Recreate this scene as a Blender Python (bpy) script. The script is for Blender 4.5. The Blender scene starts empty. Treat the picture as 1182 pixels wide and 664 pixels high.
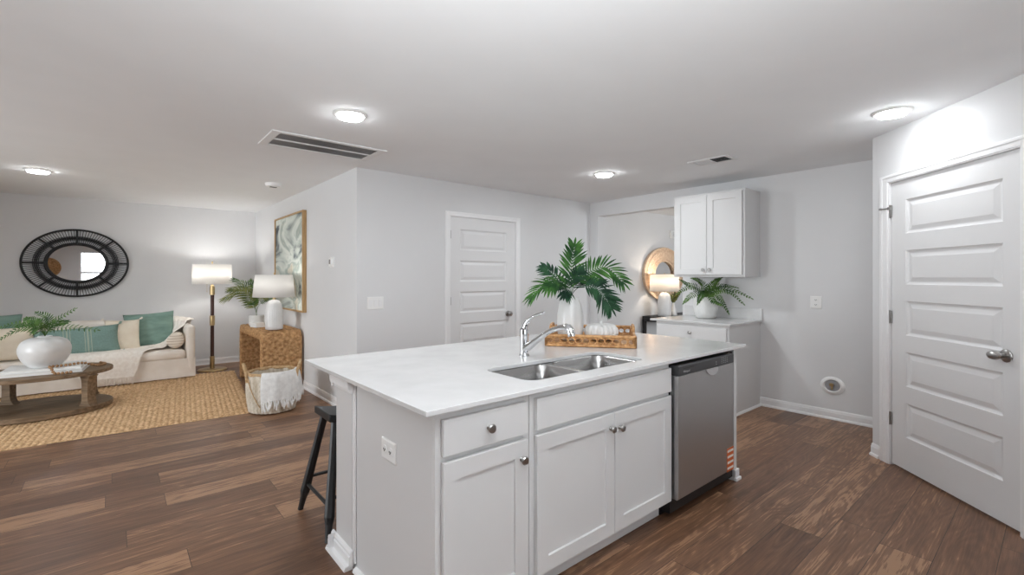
import bpy, bmesh, math, random
from mathutils import Vector, Matrix
random.seed(7)
PI = math.pi
R = math.radians
S = bpy.context.scene
COL = S.collection

# ------------------------------------------------------------------ camera
CS, SN = .7617, .6479            # cos / sin between the room's x axis and the camera's right
FPX, CX, HY, EYE = 542.0, 591.0, 320.0, 1.37
cam_d = bpy.data.cameras.new('camera')
cam_d.sensor_width = 36.0
cam_d.lens = 36.0*FPX/1182.0
cam_d.shift_y = -(332.0-HY)/1182.0
cam_d.clip_start = .05
cam = bpy.data.objects.new('camera', cam_d)
COL.objects.link(cam)
cam.location = (0, 0, EYE)
cam.rotation_euler = (R(90), 0, -math.atan2(SN, CS))
S.camera = cam

# ------------------------------------------------------------------ world, exposure, daylight
S.view_settings.view_transform = 'Standard'
S.view_settings.look = 'None'
S.view_settings.gamma = 1.0
S.view_settings.exposure = 0.40
S.view_settings.use_curve_mapping = False
try:
    S.cycles.max_bounces = 14
    S.cycles.diffuse_bounces = 8
    S.cycles.transparent_max_bounces = 12
    S.cycles.sample_clamp_indirect = 25.0
    S.cycles.caustics_reflective = False
    S.cycles.caustics_refractive = False
except Exception:
    pass
W = bpy.data.worlds.new('sky'); S.world = W
W.use_nodes = True
wn = W.node_tree.nodes
wn['Background'].inputs[0].default_value = (.85, .93, 1.0, 1)
wn['Background'].inputs[1].default_value = 1.6

LAMP_W = 8.0          # each recessed light
DAYC, LAMPC = (.93, .972, 1.0), (.93, .972, 1.0)
DAY_REAR, DAY_LEFT, FILL_DINING = 13.0, 105.0, 50.0

def area(name, loc, rot, sx, sy, energy, color=(1, 1, 1)):
    l = bpy.data.lights.new(name, 'AREA')
    l.shape = 'RECTANGLE'; l.size = sx; l.size_y = sy; l.energy = energy; l.color = color
    o = bpy.data.objects.new(name, l); COL.objects.link(o)
    o.location = loc; o.rotation_euler = rot
    return o
# the photographer's flash, turned up to the ceiling
FLASH = 52.0
fd = bpy.data.lights.new('bounce_flash', 'AREA'); fd.shape = 'DISK'; fd.size = .2; fd.energy = FLASH; fd.color = DAYC
fo = bpy.data.objects.new('bounce_flash', fd); COL.objects.link(fo); fo.location = (.1, .05, 1.62); fo.rotation_euler = (R(180-22), R(16), 0)
area('daylight_rear', (-.19, -2.72, 1.42), (R(90), 0, 0), 1.1, 1.45, DAY_REAR, DAYC)
area('daylight_rear_right', (1.75, -2.72, 1.42), (R(90), 0, 0), 1.1, 1.45, DAY_REAR, DAYC)
area('daylight_left', (-4.12, 4.6, 1.2), (R(90), 0, R(-90)), 2.2, 1.9, DAY_LEFT, DAYC)
area('dining_fill', (7.2, -.02, 1.4), (R(90), 0, 0), 1.5, 1.5, FILL_DINING, DAYC)  # fill light added to brighten the dining wall, behind an added window

# ------------------------------------------------------------------ helpers: coordinates
def at(px, py, D):
    X = (px-CX)/FPX*D
    return Vector((CS*X+SN*D, -SN*X+CS*D, EYE-(py-HY)/FPX*D))
def _ray(px, py):
    X = (px-CX)/FPX
    return Vector((CS*X+SN, -SN*X+CS, -(py-HY)/FPX))
def on_x(px, py, x):
    r = _ray(px, py); return r*(x/r.x)+Vector((0, 0, EYE))
def on_y(px, py, y):
    r = _ray(px, py); return r*(y/r.y)+Vector((0, 0, EYE))

# ------------------------------------------------------------------ helpers: objects
def obj(name, bm, m=None, parent=None, loc=(0, 0, 0), smooth=False, bevel=0, seg=2, auto=40, rot=None, subsurf=0):
    me = bpy.data.meshes.new(name)
    bmesh.ops.recalc_face_normals(bm, faces=bm.faces[:])
    bm.to_mesh(me); bm.free()
    if smooth:
        for p in me.polygons: p.use_smooth = True
        if auto < 180:
            try: me.set_sharp_from_angle(angle=R(auto))
            except Exception: pass
    o = bpy.data.objects.new(name, me); COL.objects.link(o)
    if m: me.materials.append(m)
    if parent: o.parent = parent
    o.location = loc
    if rot: o.rotation_euler = rot
    if bevel:
        b = o.modifiers.new('edge', 'BEVEL'); b.width = bevel; b.segments = seg
        b.limit_method = 'ANGLE'; b.angle_limit = R(35); b.harden_normals = False
    if subsurf:
        s = o.modifiers.new('sub', 'SUBSURF'); s.levels = subsurf; s.render_levels = subsurf
    return o
def thing(name, label, cat, loc=(0, 0, 0), rz=0, group=None):
    o = bpy.data.objects.new(name, None); COL.objects.link(o)
    o.empty_display_size = .1
    o.location = loc; o.rotation_euler = (0, 0, rz)
    o['label'] = label; o['category'] = cat
    if group: o['group'] = group
    return o
def tag(o, label, cat, group=None, kind=None):
    o['label'] = label; o['category'] = cat
    if group: o['group'] = group
    if kind: o['kind'] = kind
    return o
def struct(o, label=None, cat=None):
    o['kind'] = 'structure'
    if label: o['label'] = label
    if cat: o['category'] = cat
    return o
def dup(root):
    r = root.copy(); COL.objects.link(r)
    for ch in list(root.children):
        c = ch.copy(); COL.objects.link(c); c.parent = r
        for g in list(ch.children):
            d = g.copy(); COL.objects.link(d); d.parent = c
    return r

# ------------------------------------------------------------------ helpers: mesh
def NB(): return bmesh.new()
def box(bm, x0, y0, z0, x1, y1, z1):
    v = [bm.verts.new(p) for p in ((x0, y0, z0), (x1, y0, z0), (x1, y1, z0), (x0, y1, z0), (x0, y0, z1), (x1, y0, z1), (x1, y1, z1), (x0, y1, z1))]
    for f in ((0, 3, 2, 1), (4, 5, 6, 7), (0, 1, 5, 4), (1, 2, 6, 5), (2, 3, 7, 6), (3, 0, 4, 7)):
        bm.faces.new([v[i] for i in f])
    return bm
def B(*a): return box(NB(), *a)
def lathe(bm, prof, n=32, c=(0, 0, 0), sx=1, sy=1, axis='z', fn=None):
    rings = []
    for r, z in prof:
        ring = []
        for k in range(n):
            a = 2*PI*k/n
            rr = r*(fn(a, z) if fn else 1)
            p = (rr*math.cos(a)*sx, rr*math.sin(a)*sy, z)
            if axis == 'y': p = (p[0], p[2], p[1])
            if axis == 'x': p = (p[2], p[0], p[1])
            ring.append(bm.verts.new((p[0]+c[0], p[1]+c[1], p[2]+c[2])))
        rings.append(ring)
    for a, b in zip(rings, rings[1:]):
        for k in range(n):
            bm.faces.new((a[k], a[(k+1) % n], b[(k+1) % n], b[k]))
    if prof[0][0] > 1e-6: bm.faces.new(rings[0][::-1])
    if prof[-1][0] > 1e-6: bm.faces.new(rings[-1])
    bmesh.ops.remove_doubles(bm, verts=[v for rg in (rings[0], rings[-1]) for v in rg], dist=1e-7)
    return bm
def curve_pts(P, n):
    P = [Vector(p) for p in P]
    if len(P) == 2: return [P[0].lerp(P[1], i/n) for i in range(n+1)]
    out = []
    m = len(P)-1
    for i in range(n+1):
        t = i/n*m; k = min(int(t), m-1); u = t-k
        p0 = P[k-1] if k > 0 else P[k]*2-P[k+1]
        p1, p2 = P[k], P[k+1]
        p3 = P[k+2] if k+2 <= m else P[k+1]*2-P[k]
        out.append(.5*((2*p1)+(p2-p0)*u+(2*p0-5*p1+4*p2-p3)*u*u+(3*p1-p0-3*p2+p3)*u**3))
    return out
def tube(bm, pts, rad, n=10, closed=False, cap=True, flat=1.0, up=None):
    pts = [Vector(p) for p in pts]
    N = len(pts)
    if not hasattr(rad, '__len__'): rad = [rad]*N
    rings = []; prev = None
    for i, p in enumerate(pts):
        if closed: t = pts[(i+1) % N]-pts[i-1]
        else: t = pts[min(i+1, N-1)]-pts[max(i-1, 0)]
        if t.length < 1e-9: t = Vector((0, 0, 1))
        t.normalize()
        if up is not None: u = Vector(up)
        else: u = prev if prev is not None else (Vector((0, 0, 1)) if abs(t.z) < .9 else Vector((1, 0, 0)))
        a = (u-t*u.dot(t))
        if a.length < 1e-6: a = t.orthogonal()
        a.normalize(); b = t.cross(a); prev = a
        rings.append([bm.verts.new(p+rad[i]*(math.cos(2*PI*k/n)*a*flat+math.sin(2*PI*k/n)*b)) for k in range(n)])
    M = N if closed else N-1
    for i in range(M):
        a, b = rings[i], rings[(i+1) % N]
        for k in range(n): bm.faces.new((a[k], a[(k+1) % n], b[(k+1) % n], b[k]))
    if cap and not closed:
        bm.faces.new(rings[0][::-1]); bm.faces.new(rings[-1])
    return bm
def grid(bm, f, nu, nv, wrapu=False):
    V = [[bm.verts.new(f(i/nu, j/nv)) for j in range(nv+1)] for i in range(nu if wrapu else nu+1)]
    for i in range(nu):
        a = V[i]; b = V[(i+1) % len(V)]
        for j in range(nv): bm.faces.new((a[j], b[j], b[j+1], a[j+1]))
    return V
def extrude_poly(bm, poly, d0, d1, axis='y'):
    def mk(p, d): return {'y': (p[0], d, p[1]), 'x': (d, p[0], p[1]), 'z': (p[0], p[1], d)}[axis]
    a = [bm.verts.new(mk(p, d0)) for p in poly]; b = [bm.verts.new(mk(p, d1)) for p in poly]
    n = len(poly)
    for i in range(n): bm.faces.new((a[i], a[(i+1) % n], b[(i+1) % n], b[i]))
    bm.faces.new(a[::-1]); bm.faces.new(b)
    return bm
def rrect(x0, y0, x1, y1, r, n=6):
    out = []
    for cx, cy, a0 in ((x1-r, y1-r, 0), (x0+r, y1-r, 90), (x0+r, y0+r, 180), (x1-r, y0+r, 270)):
        for k in range(n+1):
            a = R(a0+90*k/n); out.append((cx+r*math.cos(a), cy+r*math.sin(a)))
    return out
def ellipse(cx, cy, a, b, n=64): return [(cx+a*math.cos(2*PI*k/n), cy+b*math.sin(2*PI*k/n)) for k in range(n)]
def plate_holes(bm, outer, holes, z0, z1):
    """a flat plate with holes between z0 and z1"""
    edges = []; loops = []
    for L in [outer]+holes:
        vs = [bm.verts.new((x, y, z1)) for x, y in L]; loops.append(vs)
        for i in range(len(vs)): edges.append(bm.edges.new((vs[i], vs[(i+1) % len(vs)])))
    g = bmesh.ops.triangle_fill(bm, use_beauty=True, use_dissolve=False, edges=edges)
    fs = [f for f in g['geom'] if isinstance(f, bmesh.types.BMFace)]
    if abs(z1-z0) > 1e-6:
        low = {}
        for vs in loops:
            for v in vs: low[v] = bm.verts.new((v.co.x, v.co.y, z0))
        for f in fs: bm.faces.new([low[v] for v in f.verts][::-1])
        for vs in loops:
            for i in range(len(vs)):
                a, b = vs[i], vs[(i+1) % len(vs)]
                bm.faces.new((a, b, low[b], low[a]))
    return bm
def rings_panel(bm, rects, quad_last=True):
    """concentric rectangles (x0,z0,x1,z1,y) joined by faces"""
    loops = [[bm.verts.new(p) for p in ((x0, y, z0), (x1, y, z0), (x1, y, z1), (x0, y, z1))] for x0, z0, x1, z1, y in rects]
    for a, b in zip(loops, loops[1:]):
        for k in range(4): bm.faces.new((a[k], a[(k+1) % 4], b[(k+1) % 4], b[k]))
    if quad_last: bm.faces.new(loops[-1])
    return loops
def shaker(x0, z0, x1, z1, yf, t=.02, st=.066, dep=.009, bm=None):
    """a recessed-panel cabinet door whose front (towards -y) lies at yf"""
    bm = bm or NB()
    e = .002
    rects = [(x0, z0, x1, z1, yf+t), (x0, z0, x1, z1, yf+e), (x0+e, z0+e, x1-e, z1-e, yf)]
    if st: rects += [(x0+st, z0+st, x1-st, z1-st, yf), (x0+st+.002, z0+st+.002, x1-st-.002, z1-st-.002, yf+dep)]
    L = rings_panel(bm, rects); bm.faces.new(L[0][::-1])
    return bm
def molded_door(w, h, t, px0, px1, panels):
    """slab door with sunk-and-raised panels on its front (y = 0, facing -y)"""
    bm = NB()
    xs = [0, px0, px1, w]; zs = [0]
    for a, b in sorted(panels): zs += [a, b]
    zs.append(h)
    for i in range(3):
        for j in range(len(zs)-1):
            x0, x1, z0, z1 = xs[i], xs[i+1], zs[j], zs[j+1]
            if i == 1 and j % 2 == 1:
                r = [(x0, z0, x1, z1, 0)]
                for m, d in ((.006, .006), (.018, .011), (.026, .011), (.058, .003)): r.append((x0+m, z0+m*.85, x1-m, z1-m*.85, d))
                rings_panel(bm, r)
            else:
                bm.faces.new([bm.verts.new(p) for p in ((x0, 0, z0), (x1, 0, z0), (x1, 0, z1), (x0, 0, z1))])
    bmesh.ops.remove_doubles(bm, verts=bm.verts[:], dist=1e-5)
    box(bm, 0, .012, 0, w, t, h)
    for a, b in (((0, 0), (0, h)), ((w, 0), (w, h))):
        bm.faces.new([bm.verts.new(p) for p in ((a[0], 0, a[1]), (b[0], 0, b[1]), (b[0], .012, b[1]), (a[0], .012, a[1]))])
    for z in (0, h):
        bm.faces.new([bm.verts.new(p) for p in ((0, 0, z), (w, 0, z), (w, .012, z), (0, .012, z))])
    return bm

# ------------------------------------------------------------------ materials
def mat(name, color, rough=.5, metal=0, spec=.5, emit=None, estr=0, coat=0):
    m = bpy.data.materials.new(name); m.use_nodes = True
    b = m.node_tree.nodes['Principled BSDF']
    b.inputs['Base Color'].default_value = (*color, 1)
    b.inputs['Roughness'].default_value = rough
    b.inputs['Metallic'].default_value = metal
    b.inputs['Specular IOR Level'].default_value = spec
    if coat: b.inputs['Coat Weight'].default_value = coat
    if emit:
        b.inputs['Emission Color'].default_value = (*emit, 1); b.inputs['Emission Strength'].default_value = estr
    return m
def nodes(m): return m.node_tree.nodes, m.node_tree.links, m.node_tree.nodes['Principled BSDF']
def srgb(r, g, b):
    f = lambda c: (c/255/12.92) if c/255 <= .04045 else ((c/255+.055)/1.055)**2.4
    return (f(r), f(g), f(b))
def noisy(m, c1, c2, scale=8, detail=4, stretch=(1, 1, 1), bump=0, bscale=None, rough=.5, coord='Object', lo=.35, hi=.65, bdist=.01):
    N, L, b = nodes(m)
    tc = N.new('ShaderNodeTexCoord'); mp = N.new('ShaderNodeMapping'); mp.inputs['Scale'].default_value = stretch
    L.new(tc.outputs[coord], mp.inputs[0])
    nt = N.new('ShaderNodeTexNoise'); nt.inputs['Scale'].default_value = scale; nt.inputs['Detail'].default_value = detail
    L.new(mp.outputs[0], nt.inputs[0])
    cr = N.new('ShaderNodeValToRGB'); L.new(nt.outputs[0], cr.inputs[0])
    cr.color_ramp.elements[0].position = lo; cr.color_ramp.elements[0].color = (*c1, 1)
    cr.color_ramp.elements[1].position = hi; cr.color_ramp.elements[1].color = (*c2, 1)
    L.new(cr.outputs[0], b.inputs['Base Color'])
    if bump:
        n2 = N.new('ShaderNodeTexNoise'); n2.inputs['Scale'].default_value = bscale or scale*4; n2.inputs['Detail'].default_value = 3
        L.new(mp.outputs[0], n2.inputs[0])
        bp = N.new('ShaderNodeBump'); bp.inputs['Strength'].default_value = bump; bp.inputs['Distance'].default_value = bdist
        L.new(n2.outputs[0], bp.inputs['Height']); L.new(bp.outputs[0], b.inputs['Normal'])
    b.inputs['Roughness'].default_value = rough
    return m

M = {}
M['wall'] = noisy(mat('wall_paint', (.7, .7, .7)), (.70, .703, .71), (.71, .713, .72), 3, 2, bump=.05, bscale=180, rough=.75, bdist=.002)
M['ceil'] = noisy(mat('ceiling_paint', (.7, .7, .7)), (.83, .84, .85), (.845, .855, .865), 3, 2, bump=.06, bscale=120, rough=.9, bdist=.002)
M['trim'] = mat('trim_paint', (.82, .82, .825), .35)
M['cab'] = mat('cabinet_paint', (.665, .665, .665), .38)
M['door'] = mat('door_paint', (.73, .73, .735), .4)
M['quartz'] = noisy(mat('white_quartz', (.8, .8, .8)), (.63, .63, .63), (.68, .68, .68), 6, 8, rough=.14)
M['plastic'] = mat('white_plastic', (.84, .84, .83), .35)
M['slot'] = mat('dark_slot', (.03, .03, .03), .6)
M['nickel'] = mat('satin_nickel', (.42, .41, .40), .28, 1)
M['chrome'] = mat('chrome', (.72, .73, .75), .06, 1)
M['black'] = mat('black_paint', (.009, .009, .010), .45)
M['rattan_black'] = mat('black_rattan', (.012, .012, .013), .55)
M['mirror'] = mat('mirror_glass', (.9, .9, .9), .01, 1)
M['lens'] = mat('lit_lens', (1, 1, 1), .5, emit=(.95, .98, 1), estr=45)
M['grille'] = mat('grille_enamel', (.78, .78, .78), .45)
M['grille_dark'] = mat('duct_dark', (.11, .11, .115), .8)
M['ceramic'] = noisy(mat('white_ceramic', (.8, .8, .8)), (.70, .70, .695), (.77, .77, .765), 9, 4, bump=.1, bscale=20, rough=.3, bdist=.004)
M['matte_ceramic'] = noisy(mat('matte_ceramic', (.75, .75, .74)), (.70, .70, .685), (.79, .79, .78), 14, 5, bump=.25, bscale=50, rough=.75, bdist=.004)
M['brass'] = mat('aged_brass', (.55, .41, .22), .3, 1)
M['paper'] = mat('paper_white', (.84, .84, .83), .6)
M['rubber'] = mat('dark_rubber', (.02, .02, .02), .8)

def brushed(name, color, rough, stretch):
    m = mat(name, color, rough, 1); N, L, b = nodes(m)
    tc = N.new('ShaderNodeTexCoord'); mp = N.new('ShaderNodeMapping'); mp.inputs['Scale'].default_value = stretch
    L.new(tc.outputs['Object'], mp.inputs[0])
    nt = N.new('ShaderNodeTexNoise'); nt.inputs['Scale'].default_value = 30; nt.inputs['Detail'].default_value = 3; L.new(mp.outputs[0], nt.inputs[0])
    mr = N.new('ShaderNodeMapRange'); mr.inputs[3].default_value = rough-.06; mr.inputs[4].default_value = rough+.08
    L.new(nt.outputs[0], mr.inputs[0]); L.new(mr.outputs[0], b.inputs['Roughness'])
    return m
M['steel'] = brushed('brushed_steel', (.52, .52, .525), .38, (1, 1, 30))
M['sink'] = mat('sink_steel', (.37, .365, .36), .27, 1)
M['panel_dark'] = mat('dark_control_panel', (.035, .035, .037), .3)

def floor_mat():
    m = mat('wood_plank_floor', (.12, .06, .04), .42); N, L, b = nodes(m)
    tc = N.new('ShaderNodeTexCoord')
    br = N.new('ShaderNodeTexBrick'); br.offset = 0; br.offset_frequency = 2; br.squash = 1
    br.inputs['Scale'].default_value = 1; br.inputs['Brick Width'].default_value = 1.42; br.inputs['Row Height'].default_value = .205
    br.inputs['Mortar Size'].default_value = .0014; br.inputs['Mortar Smooth'].default_value = .2; br.inputs['Bias'].default_value = 0
    br.inputs['Color1'].default_value = (0, 0, 0, 1); br.inputs['Color2'].default_value = (1, 1, 1, 1); br.inputs['Mortar'].default_value = (.5, .5, .5, 1)
    sx = N.new('ShaderNodeSeparateXYZ'); L.new(tc.outputs['Object'], sx.inputs[0])
    dv = N.new('ShaderNodeMath'); dv.operation = 'DIVIDE'; dv.inputs[1].default_value = .205; L.new(sx.outputs[1], dv.inputs[0])
    fl = N.new('ShaderNodeMath'); fl.operation = 'FLOOR'; L.new(dv.outputs[0], fl.inputs[0])
    wn_ = N.new('ShaderNodeTexWhiteNoise'); wn_.noise_dimensions = '1D'; L.new(fl.outputs[0], wn_.inputs['W'])
    ma = N.new('ShaderNodeMath'); ma.operation = 'MULTIPLY_ADD'; ma.inputs[1].default_value = 1.42; L.new(wn_.outputs['Value'], ma.inputs[0]); L.new(sx.outputs[0], ma.inputs[2])
    cb_ = N.new('ShaderNodeCombineXYZ'); L.new(ma.outputs[0], cb_.inputs[0]); L.new(sx.outputs[1], cb_.inputs[1])
    L.new(cb_.outputs[0], br.inputs[0])
    # per-plank shift of the grain
    sc = N.new('ShaderNodeVectorMath'); sc.operation = 'SCALE'; sc.inputs[3].default_value = 7.3
    L.new(br.outputs[0], sc.inputs[0])
    ad = N.new('ShaderNodeVectorMath'); L.new(tc.outputs['Object'], ad.inputs[0]); L.new(sc.outputs[0], ad.inputs[1])
    mp = N.new('ShaderNodeMapping'); mp.inputs['Scale'].default_value = (.9, 13, 1); L.new(ad.outputs[0], mp.inputs[0])
    n1 = N.new('ShaderNodeTexNoise'); n1.inputs['Scale'].default_value = 1.6; n1.inputs['Detail'].default_value = 7; n1.inputs['Roughness'].default_value = .62; n1.inputs['Distortion'].default_value = .5
    L.new(mp.outputs[0], n1.inputs[0])
    mp2 = N.new('ShaderNodeMapping'); mp2.inputs['Scale'].default_value = (2.2, 60, 1); L.new(ad.outputs[0], mp2.inputs[0])
    n2 = N.new('ShaderNodeTexNoise'); n2.inputs['Scale'].default_value = 2.2; n2.inputs['Detail'].default_value = 5; n2.inputs['Roughness'].default_value = .6; L.new(mp2.outputs[0], n2.inputs[0])
    # cathedral figure: rings of a stretched wave
    mp3 = N.new('ShaderNodeMapping'); mp3.inputs['Scale'].default_value = (.9, 5.0, 1); L.new(ad.outputs[0], mp3.inputs[0])
    n3 = N.new('ShaderNodeTexNoise'); n3.inputs['Scale'].default_value = 1.3; n3.inputs['Detail'].default_value = 1.5; L.new(mp3.outputs[0], n3.inputs[0])
    mu = N.new('ShaderNodeMath'); mu.operation = 'MULTIPLY'; mu.inputs[1].default_value = 90; L.new(n3.outputs[0], mu.inputs[0])
    sn = N.new('ShaderNodeMath'); sn.operation = 'SINE'; L.new(mu.outputs[0], sn.inputs[0])
    sm = N.new('ShaderNodeMath'); sm.operation = 'MULTIPLY_ADD'; sm.inputs[1].default_value = .038; L.new(sn.outputs[0], sm.inputs[0]); h_ = N.new('ShaderNodeMath'); h_.operation = 'MULTIPLY_ADD'; h_.inputs[1].default_value = .62; h_.inputs[2].default_value = .19; L.new(n1.outputs[0], h_.inputs[0]); L.new(h_.outputs[0], sm.inputs[2])
    a2 = N.new('ShaderNodeMath'); a2.operation = 'MULTIPLY_ADD'; a2.inputs[1].default_value = .55; L.new(n2.outputs[0], a2.inputs[0]); L.new(sm.outputs[0], a2.inputs[2])
    a3 = N.new('ShaderNodeMath'); a3.operation = 'MULTIPLY_ADD'; a3.inputs[1].default_value = .26; L.new(br.outputs[0], a3.inputs[0]); L.new(a2.outputs[0], a3.inputs[2])
    cr = N.new('ShaderNodeValToRGB'); L.new(a3.outputs[0], cr.inputs[0])
    e = cr.color_ramp.elements
    e[0].position = .50; e[0].color = (*srgb(66, 45, 33), 1)
    e[1].position = 1.2; e[1].color = (*srgb(158, 121, 92), 1)
    x = e.new(.80); x.color = (*srgb(103, 73, 54), 1)
    x = e.new(.98); x.color = (*srgb(128, 94, 70), 1)
    mx = N.new('ShaderNodeMix'); mx.data_type = 'RGBA'; L.new(br.outputs['Fac'], mx.inputs[0]); L.new(cr.outputs[0], mx.inputs[6]); mx.inputs[7].default_value = (*srgb(40, 27, 22), 1)
    L.new(mx.outputs[2], b.inputs['Base Color'])
    bp = N.new('ShaderNodeBump'); bp.inputs['Strength'].default_value = .25; bp.inputs['Distance'].default_value = .002
    L.new(a2.outputs[0], bp.inputs['Height']); L.new(bp.outputs[0], b.inputs['Normal'])
    b.inputs['Roughness'].default_value = .38
    return m
M['floor'] = floor_mat()

def two_tone(name, c1, c2, scale, stretch=(1, 1, 1), rough=.8, bump=.3, bscale=None, lo=.35, hi=.65, bdist=.004):
    return noisy(mat(name, c1, rough), c1, c2, scale, 4, stretch, bump, bscale, rough, 'Object', lo, hi, bdist)
M['jute'] = two_tone('jute', srgb(182, 144, 102), srgb(228, 194, 152), 40, (1, 1, 1), .9, .35, 160)
M['seagrass'] = two_tone('seagrass', srgb(150, 108, 66), srgb(204, 162, 114), 30, (1, 1, 1), .75, .3, 120)
M['tray'] = two_tone('tray_rattan', srgb(160, 112, 66), srgb(206, 160, 108), 40, (1, 1, 1), .6, .3, 150)
M['basket'] = two_tone('whitewashed_reed', srgb(190, 176, 154), srgb(228, 220, 206), 30, (1, 1, .15), .85, .3, 90)
M['rope'] = two_tone('natural_rope', srgb(176, 142, 100), srgb(206, 176, 136), 60, (1, 1, 1), .85, .3, 200)
M['linen'] = two_tone('cream_linen', srgb(236, 228, 218), srgb(245, 239, 231), 5, (1, 1, 1), .95, .25, 300, bdist=.002)
M['cream'] = two_tone('cream_cushion_cloth', srgb(230, 218, 198), srgb(241, 231, 213), 7, (1, 1, 1), .95, .3, 200, bdist=.002)
M['teal'] = two_tone('teal_cloth', srgb(112, 140, 130), srgb(132, 160, 149), 6, (1, 1, 3), .95, .3, 220, bdist=.002)
M['throw'] = two_tone('woven_throw', srgb(236, 228, 218), srgb(248, 242, 234), 30, (1, 1, 1), .95, .4, 120, bdist=.003)
M['white_throw'] = two_tone('white_cotton_throw', srgb(228, 228, 226), srgb(242, 242, 240), 30, (1, 1, 1), .95, .5, 110, bdist=.004)
M['wood_table'] = two_tone('weathered_wood', srgb(104, 84, 62), srgb(142, 118, 92), 5, (1, 8, 8), .6, .2, 20)
M['bead'] = mat('wooden_bead', srgb(168, 130, 92), .6)
M['brown_pole'] = mat('dark_brown_pole', srgb(74, 44, 34), .4)
M['gold_frame'] = two_tone('gold_wood', srgb(168, 134, 88), srgb(190, 156, 108), 8, (8, 8, 1), .45, .05)
M['light_rattan'] = two_tone('pale_rattan', srgb(214, 186, 158), srgb(234, 212, 188), 30, (1, 1, 1), .7, .3, 120)
M['gasket'] = mat('recess_grey', (.35, .35, .36), .5)

def leaf_mat(name, c1, c2, scale=14):
    m = mat(name, c1, .6, 0, .25); noisy(m, c1, c2, scale, 2, rough=.6)
    N, L, b = nodes(m)
    b.inputs['Subsurface Weight'].default_value = 0
    return m
M['palm'] = leaf_mat('palm_green', srgb(30, 70, 34), srgb(72, 118, 50))
M['palm_dark'] = leaf_mat('palm_dark_green', srgb(24, 52, 38), srgb(42, 82, 52))
M['fern'] = leaf_mat('fern_green', srgb(40, 74, 34), srgb(92, 122, 60))
M['olive'] = leaf_mat('olive_green', srgb(84, 98, 52), srgb(140, 142, 84))

def shade_mat(name, color, emit, estr):
    """cloth of a lit lamp shade: lets the bulb's light through"""
    m = bpy.data.materials.new(name); m.use_nodes = True
    N, L = m.node_tree.nodes, m.node_tree.links
    N.remove(N['Principled BSDF']); out = N['Material Output']
    d = N.new('ShaderNodeBsdfDiffuse'); d.inputs[0].default_value = (*color, 1)
    t = N.new('ShaderNodeBsdfTranslucent'); t.inputs[0].default_value = (*emit, 1)
    nt = N.new('ShaderNodeTexNoise'); nt.inputs['Scale'].default_value = 120
    mr = N.new('ShaderNodeMapRange'); mr.inputs[3].default_value = estr-.03; mr.inputs[4].default_value = estr+.03; L.new(nt.outputs[0], mr.inputs[0])
    mx = N.new('ShaderNodeMixShader'); L.new(mr.outputs[0], mx.inputs[0]); L.new(d.outputs[0], mx.inputs[1]); L.new(t.outputs[0], mx.inputs[2])
    L.new(mx.outputs[0], out.inputs[0])
    return m
M['shade'] = shade_mat('lamp_shade_linen', (.84, .84, .83), (.9, .88, .85), .4)
M['shade_warm'] = shade_mat('lamp_shade_cotton', (.86, .85, .83), (.95, .90, .84), .5)

def glass_mat():
    m = bpy.data.materials.new('window_glass'); m.use_nodes = True
    N, L = m.node_tree.nodes, m.node_tree.links
    N.remove(N['Principled BSDF']); out = N['Material Output']
    t = N.new('ShaderNodeBsdfTransparent'); g = N.new('ShaderNodeBsdfGlossy'); g.inputs['Roughness'].default_value = .02
    fr = N.new('ShaderNodeFresnel'); fr.inputs[0].default_value = 1.45
    mx = N.new('ShaderNodeMixShader'); L.new(fr.outputs[0], mx.inputs[0]); L.new(t.outputs[0], mx.inputs[1]); L.new(g.outputs[0], mx.inputs[2])
    L.new(mx.outputs[0], out.inputs[0]); return m
M['glass'] = glass_mat()

def lumbar_mat():
    m = mat('striped_teal_cloth', (.3, .4, .36), .95); N, L, b = nodes(m)
    tc = N.new('ShaderNodeTexCoord'); sp = N.new('ShaderNodeSeparateXYZ'); L.new(tc.outputs['Object'], sp.inputs[0])
    ab = N.new('ShaderNodeMath'); ab.operation = 'ABSOLUTE'; L.new(sp.outputs[0], ab.inputs[0])
    cr = N.new('ShaderNodeValToRGB'); cr.color_ramp.interpolation = 'CONSTANT'; L.new(ab.outputs[0], cr.inputs[0])
    a, c = srgb(126, 154, 147), srgb(168, 180, 165)
    e = cr.color_ramp.elements; e[0].position = 0; e[0].color = (*a, 1); e[1].position = .062; e[1].color = (*c, 1)
    for p, q in ((.070, a), (.085, c), (.101, a), (.118, c), (.126, a)):
        x = e.new(p); x.color = (*q, 1)
    nt = N.new('ShaderNodeTexNoise'); nt.inputs['Scale'].default_value = 60; L.new(tc.outputs['Object'], nt.inputs[0])
    mr = N.new('ShaderNodeMapRange'); mr.inputs[3].default_value = .8; mr.inputs[4].default_value = 1.2; L.new(nt.outputs[0], mr.inputs[0])
    mx = N.new('ShaderNodeVectorMath'); mx.operation = 'SCALE'; L.new(cr.outputs[0], mx.inputs[0]); L.new(mr.outputs[0], mx.inputs[3])
    L.new(mx.outputs[0], b.inputs['Base Color']); return m
M['lumbar'] = lumbar_mat()
def stripe_mat():
    m = mat('thin_striped_cloth', (.8, .75, .7), .95); N, L, b = nodes(m)
    tc = N.new('ShaderNodeTexCoord'); wv = N.new('ShaderNodeTexWave'); wv.bands_direction = 'Z'; wv.inputs['Scale'].default_value = 9
    L.new(tc.outputs['Object'], wv.inputs[0])
    cr = N.new('ShaderNodeValToRGB'); L.new(wv.outputs[0], cr.inputs[0])
    cr.color_ramp.elements[0].position = .02; cr.color_ramp.elements[0].color = (*srgb(180, 160, 140), 1)
    cr.color_ramp.elements[1].position = .16; cr.color_ramp.elements[1].color = (*srgb(232, 222, 208), 1)
    L.new(cr.outputs[0], b.inputs['Base Color']); return m
M['stripe'] = stripe_mat()
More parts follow.
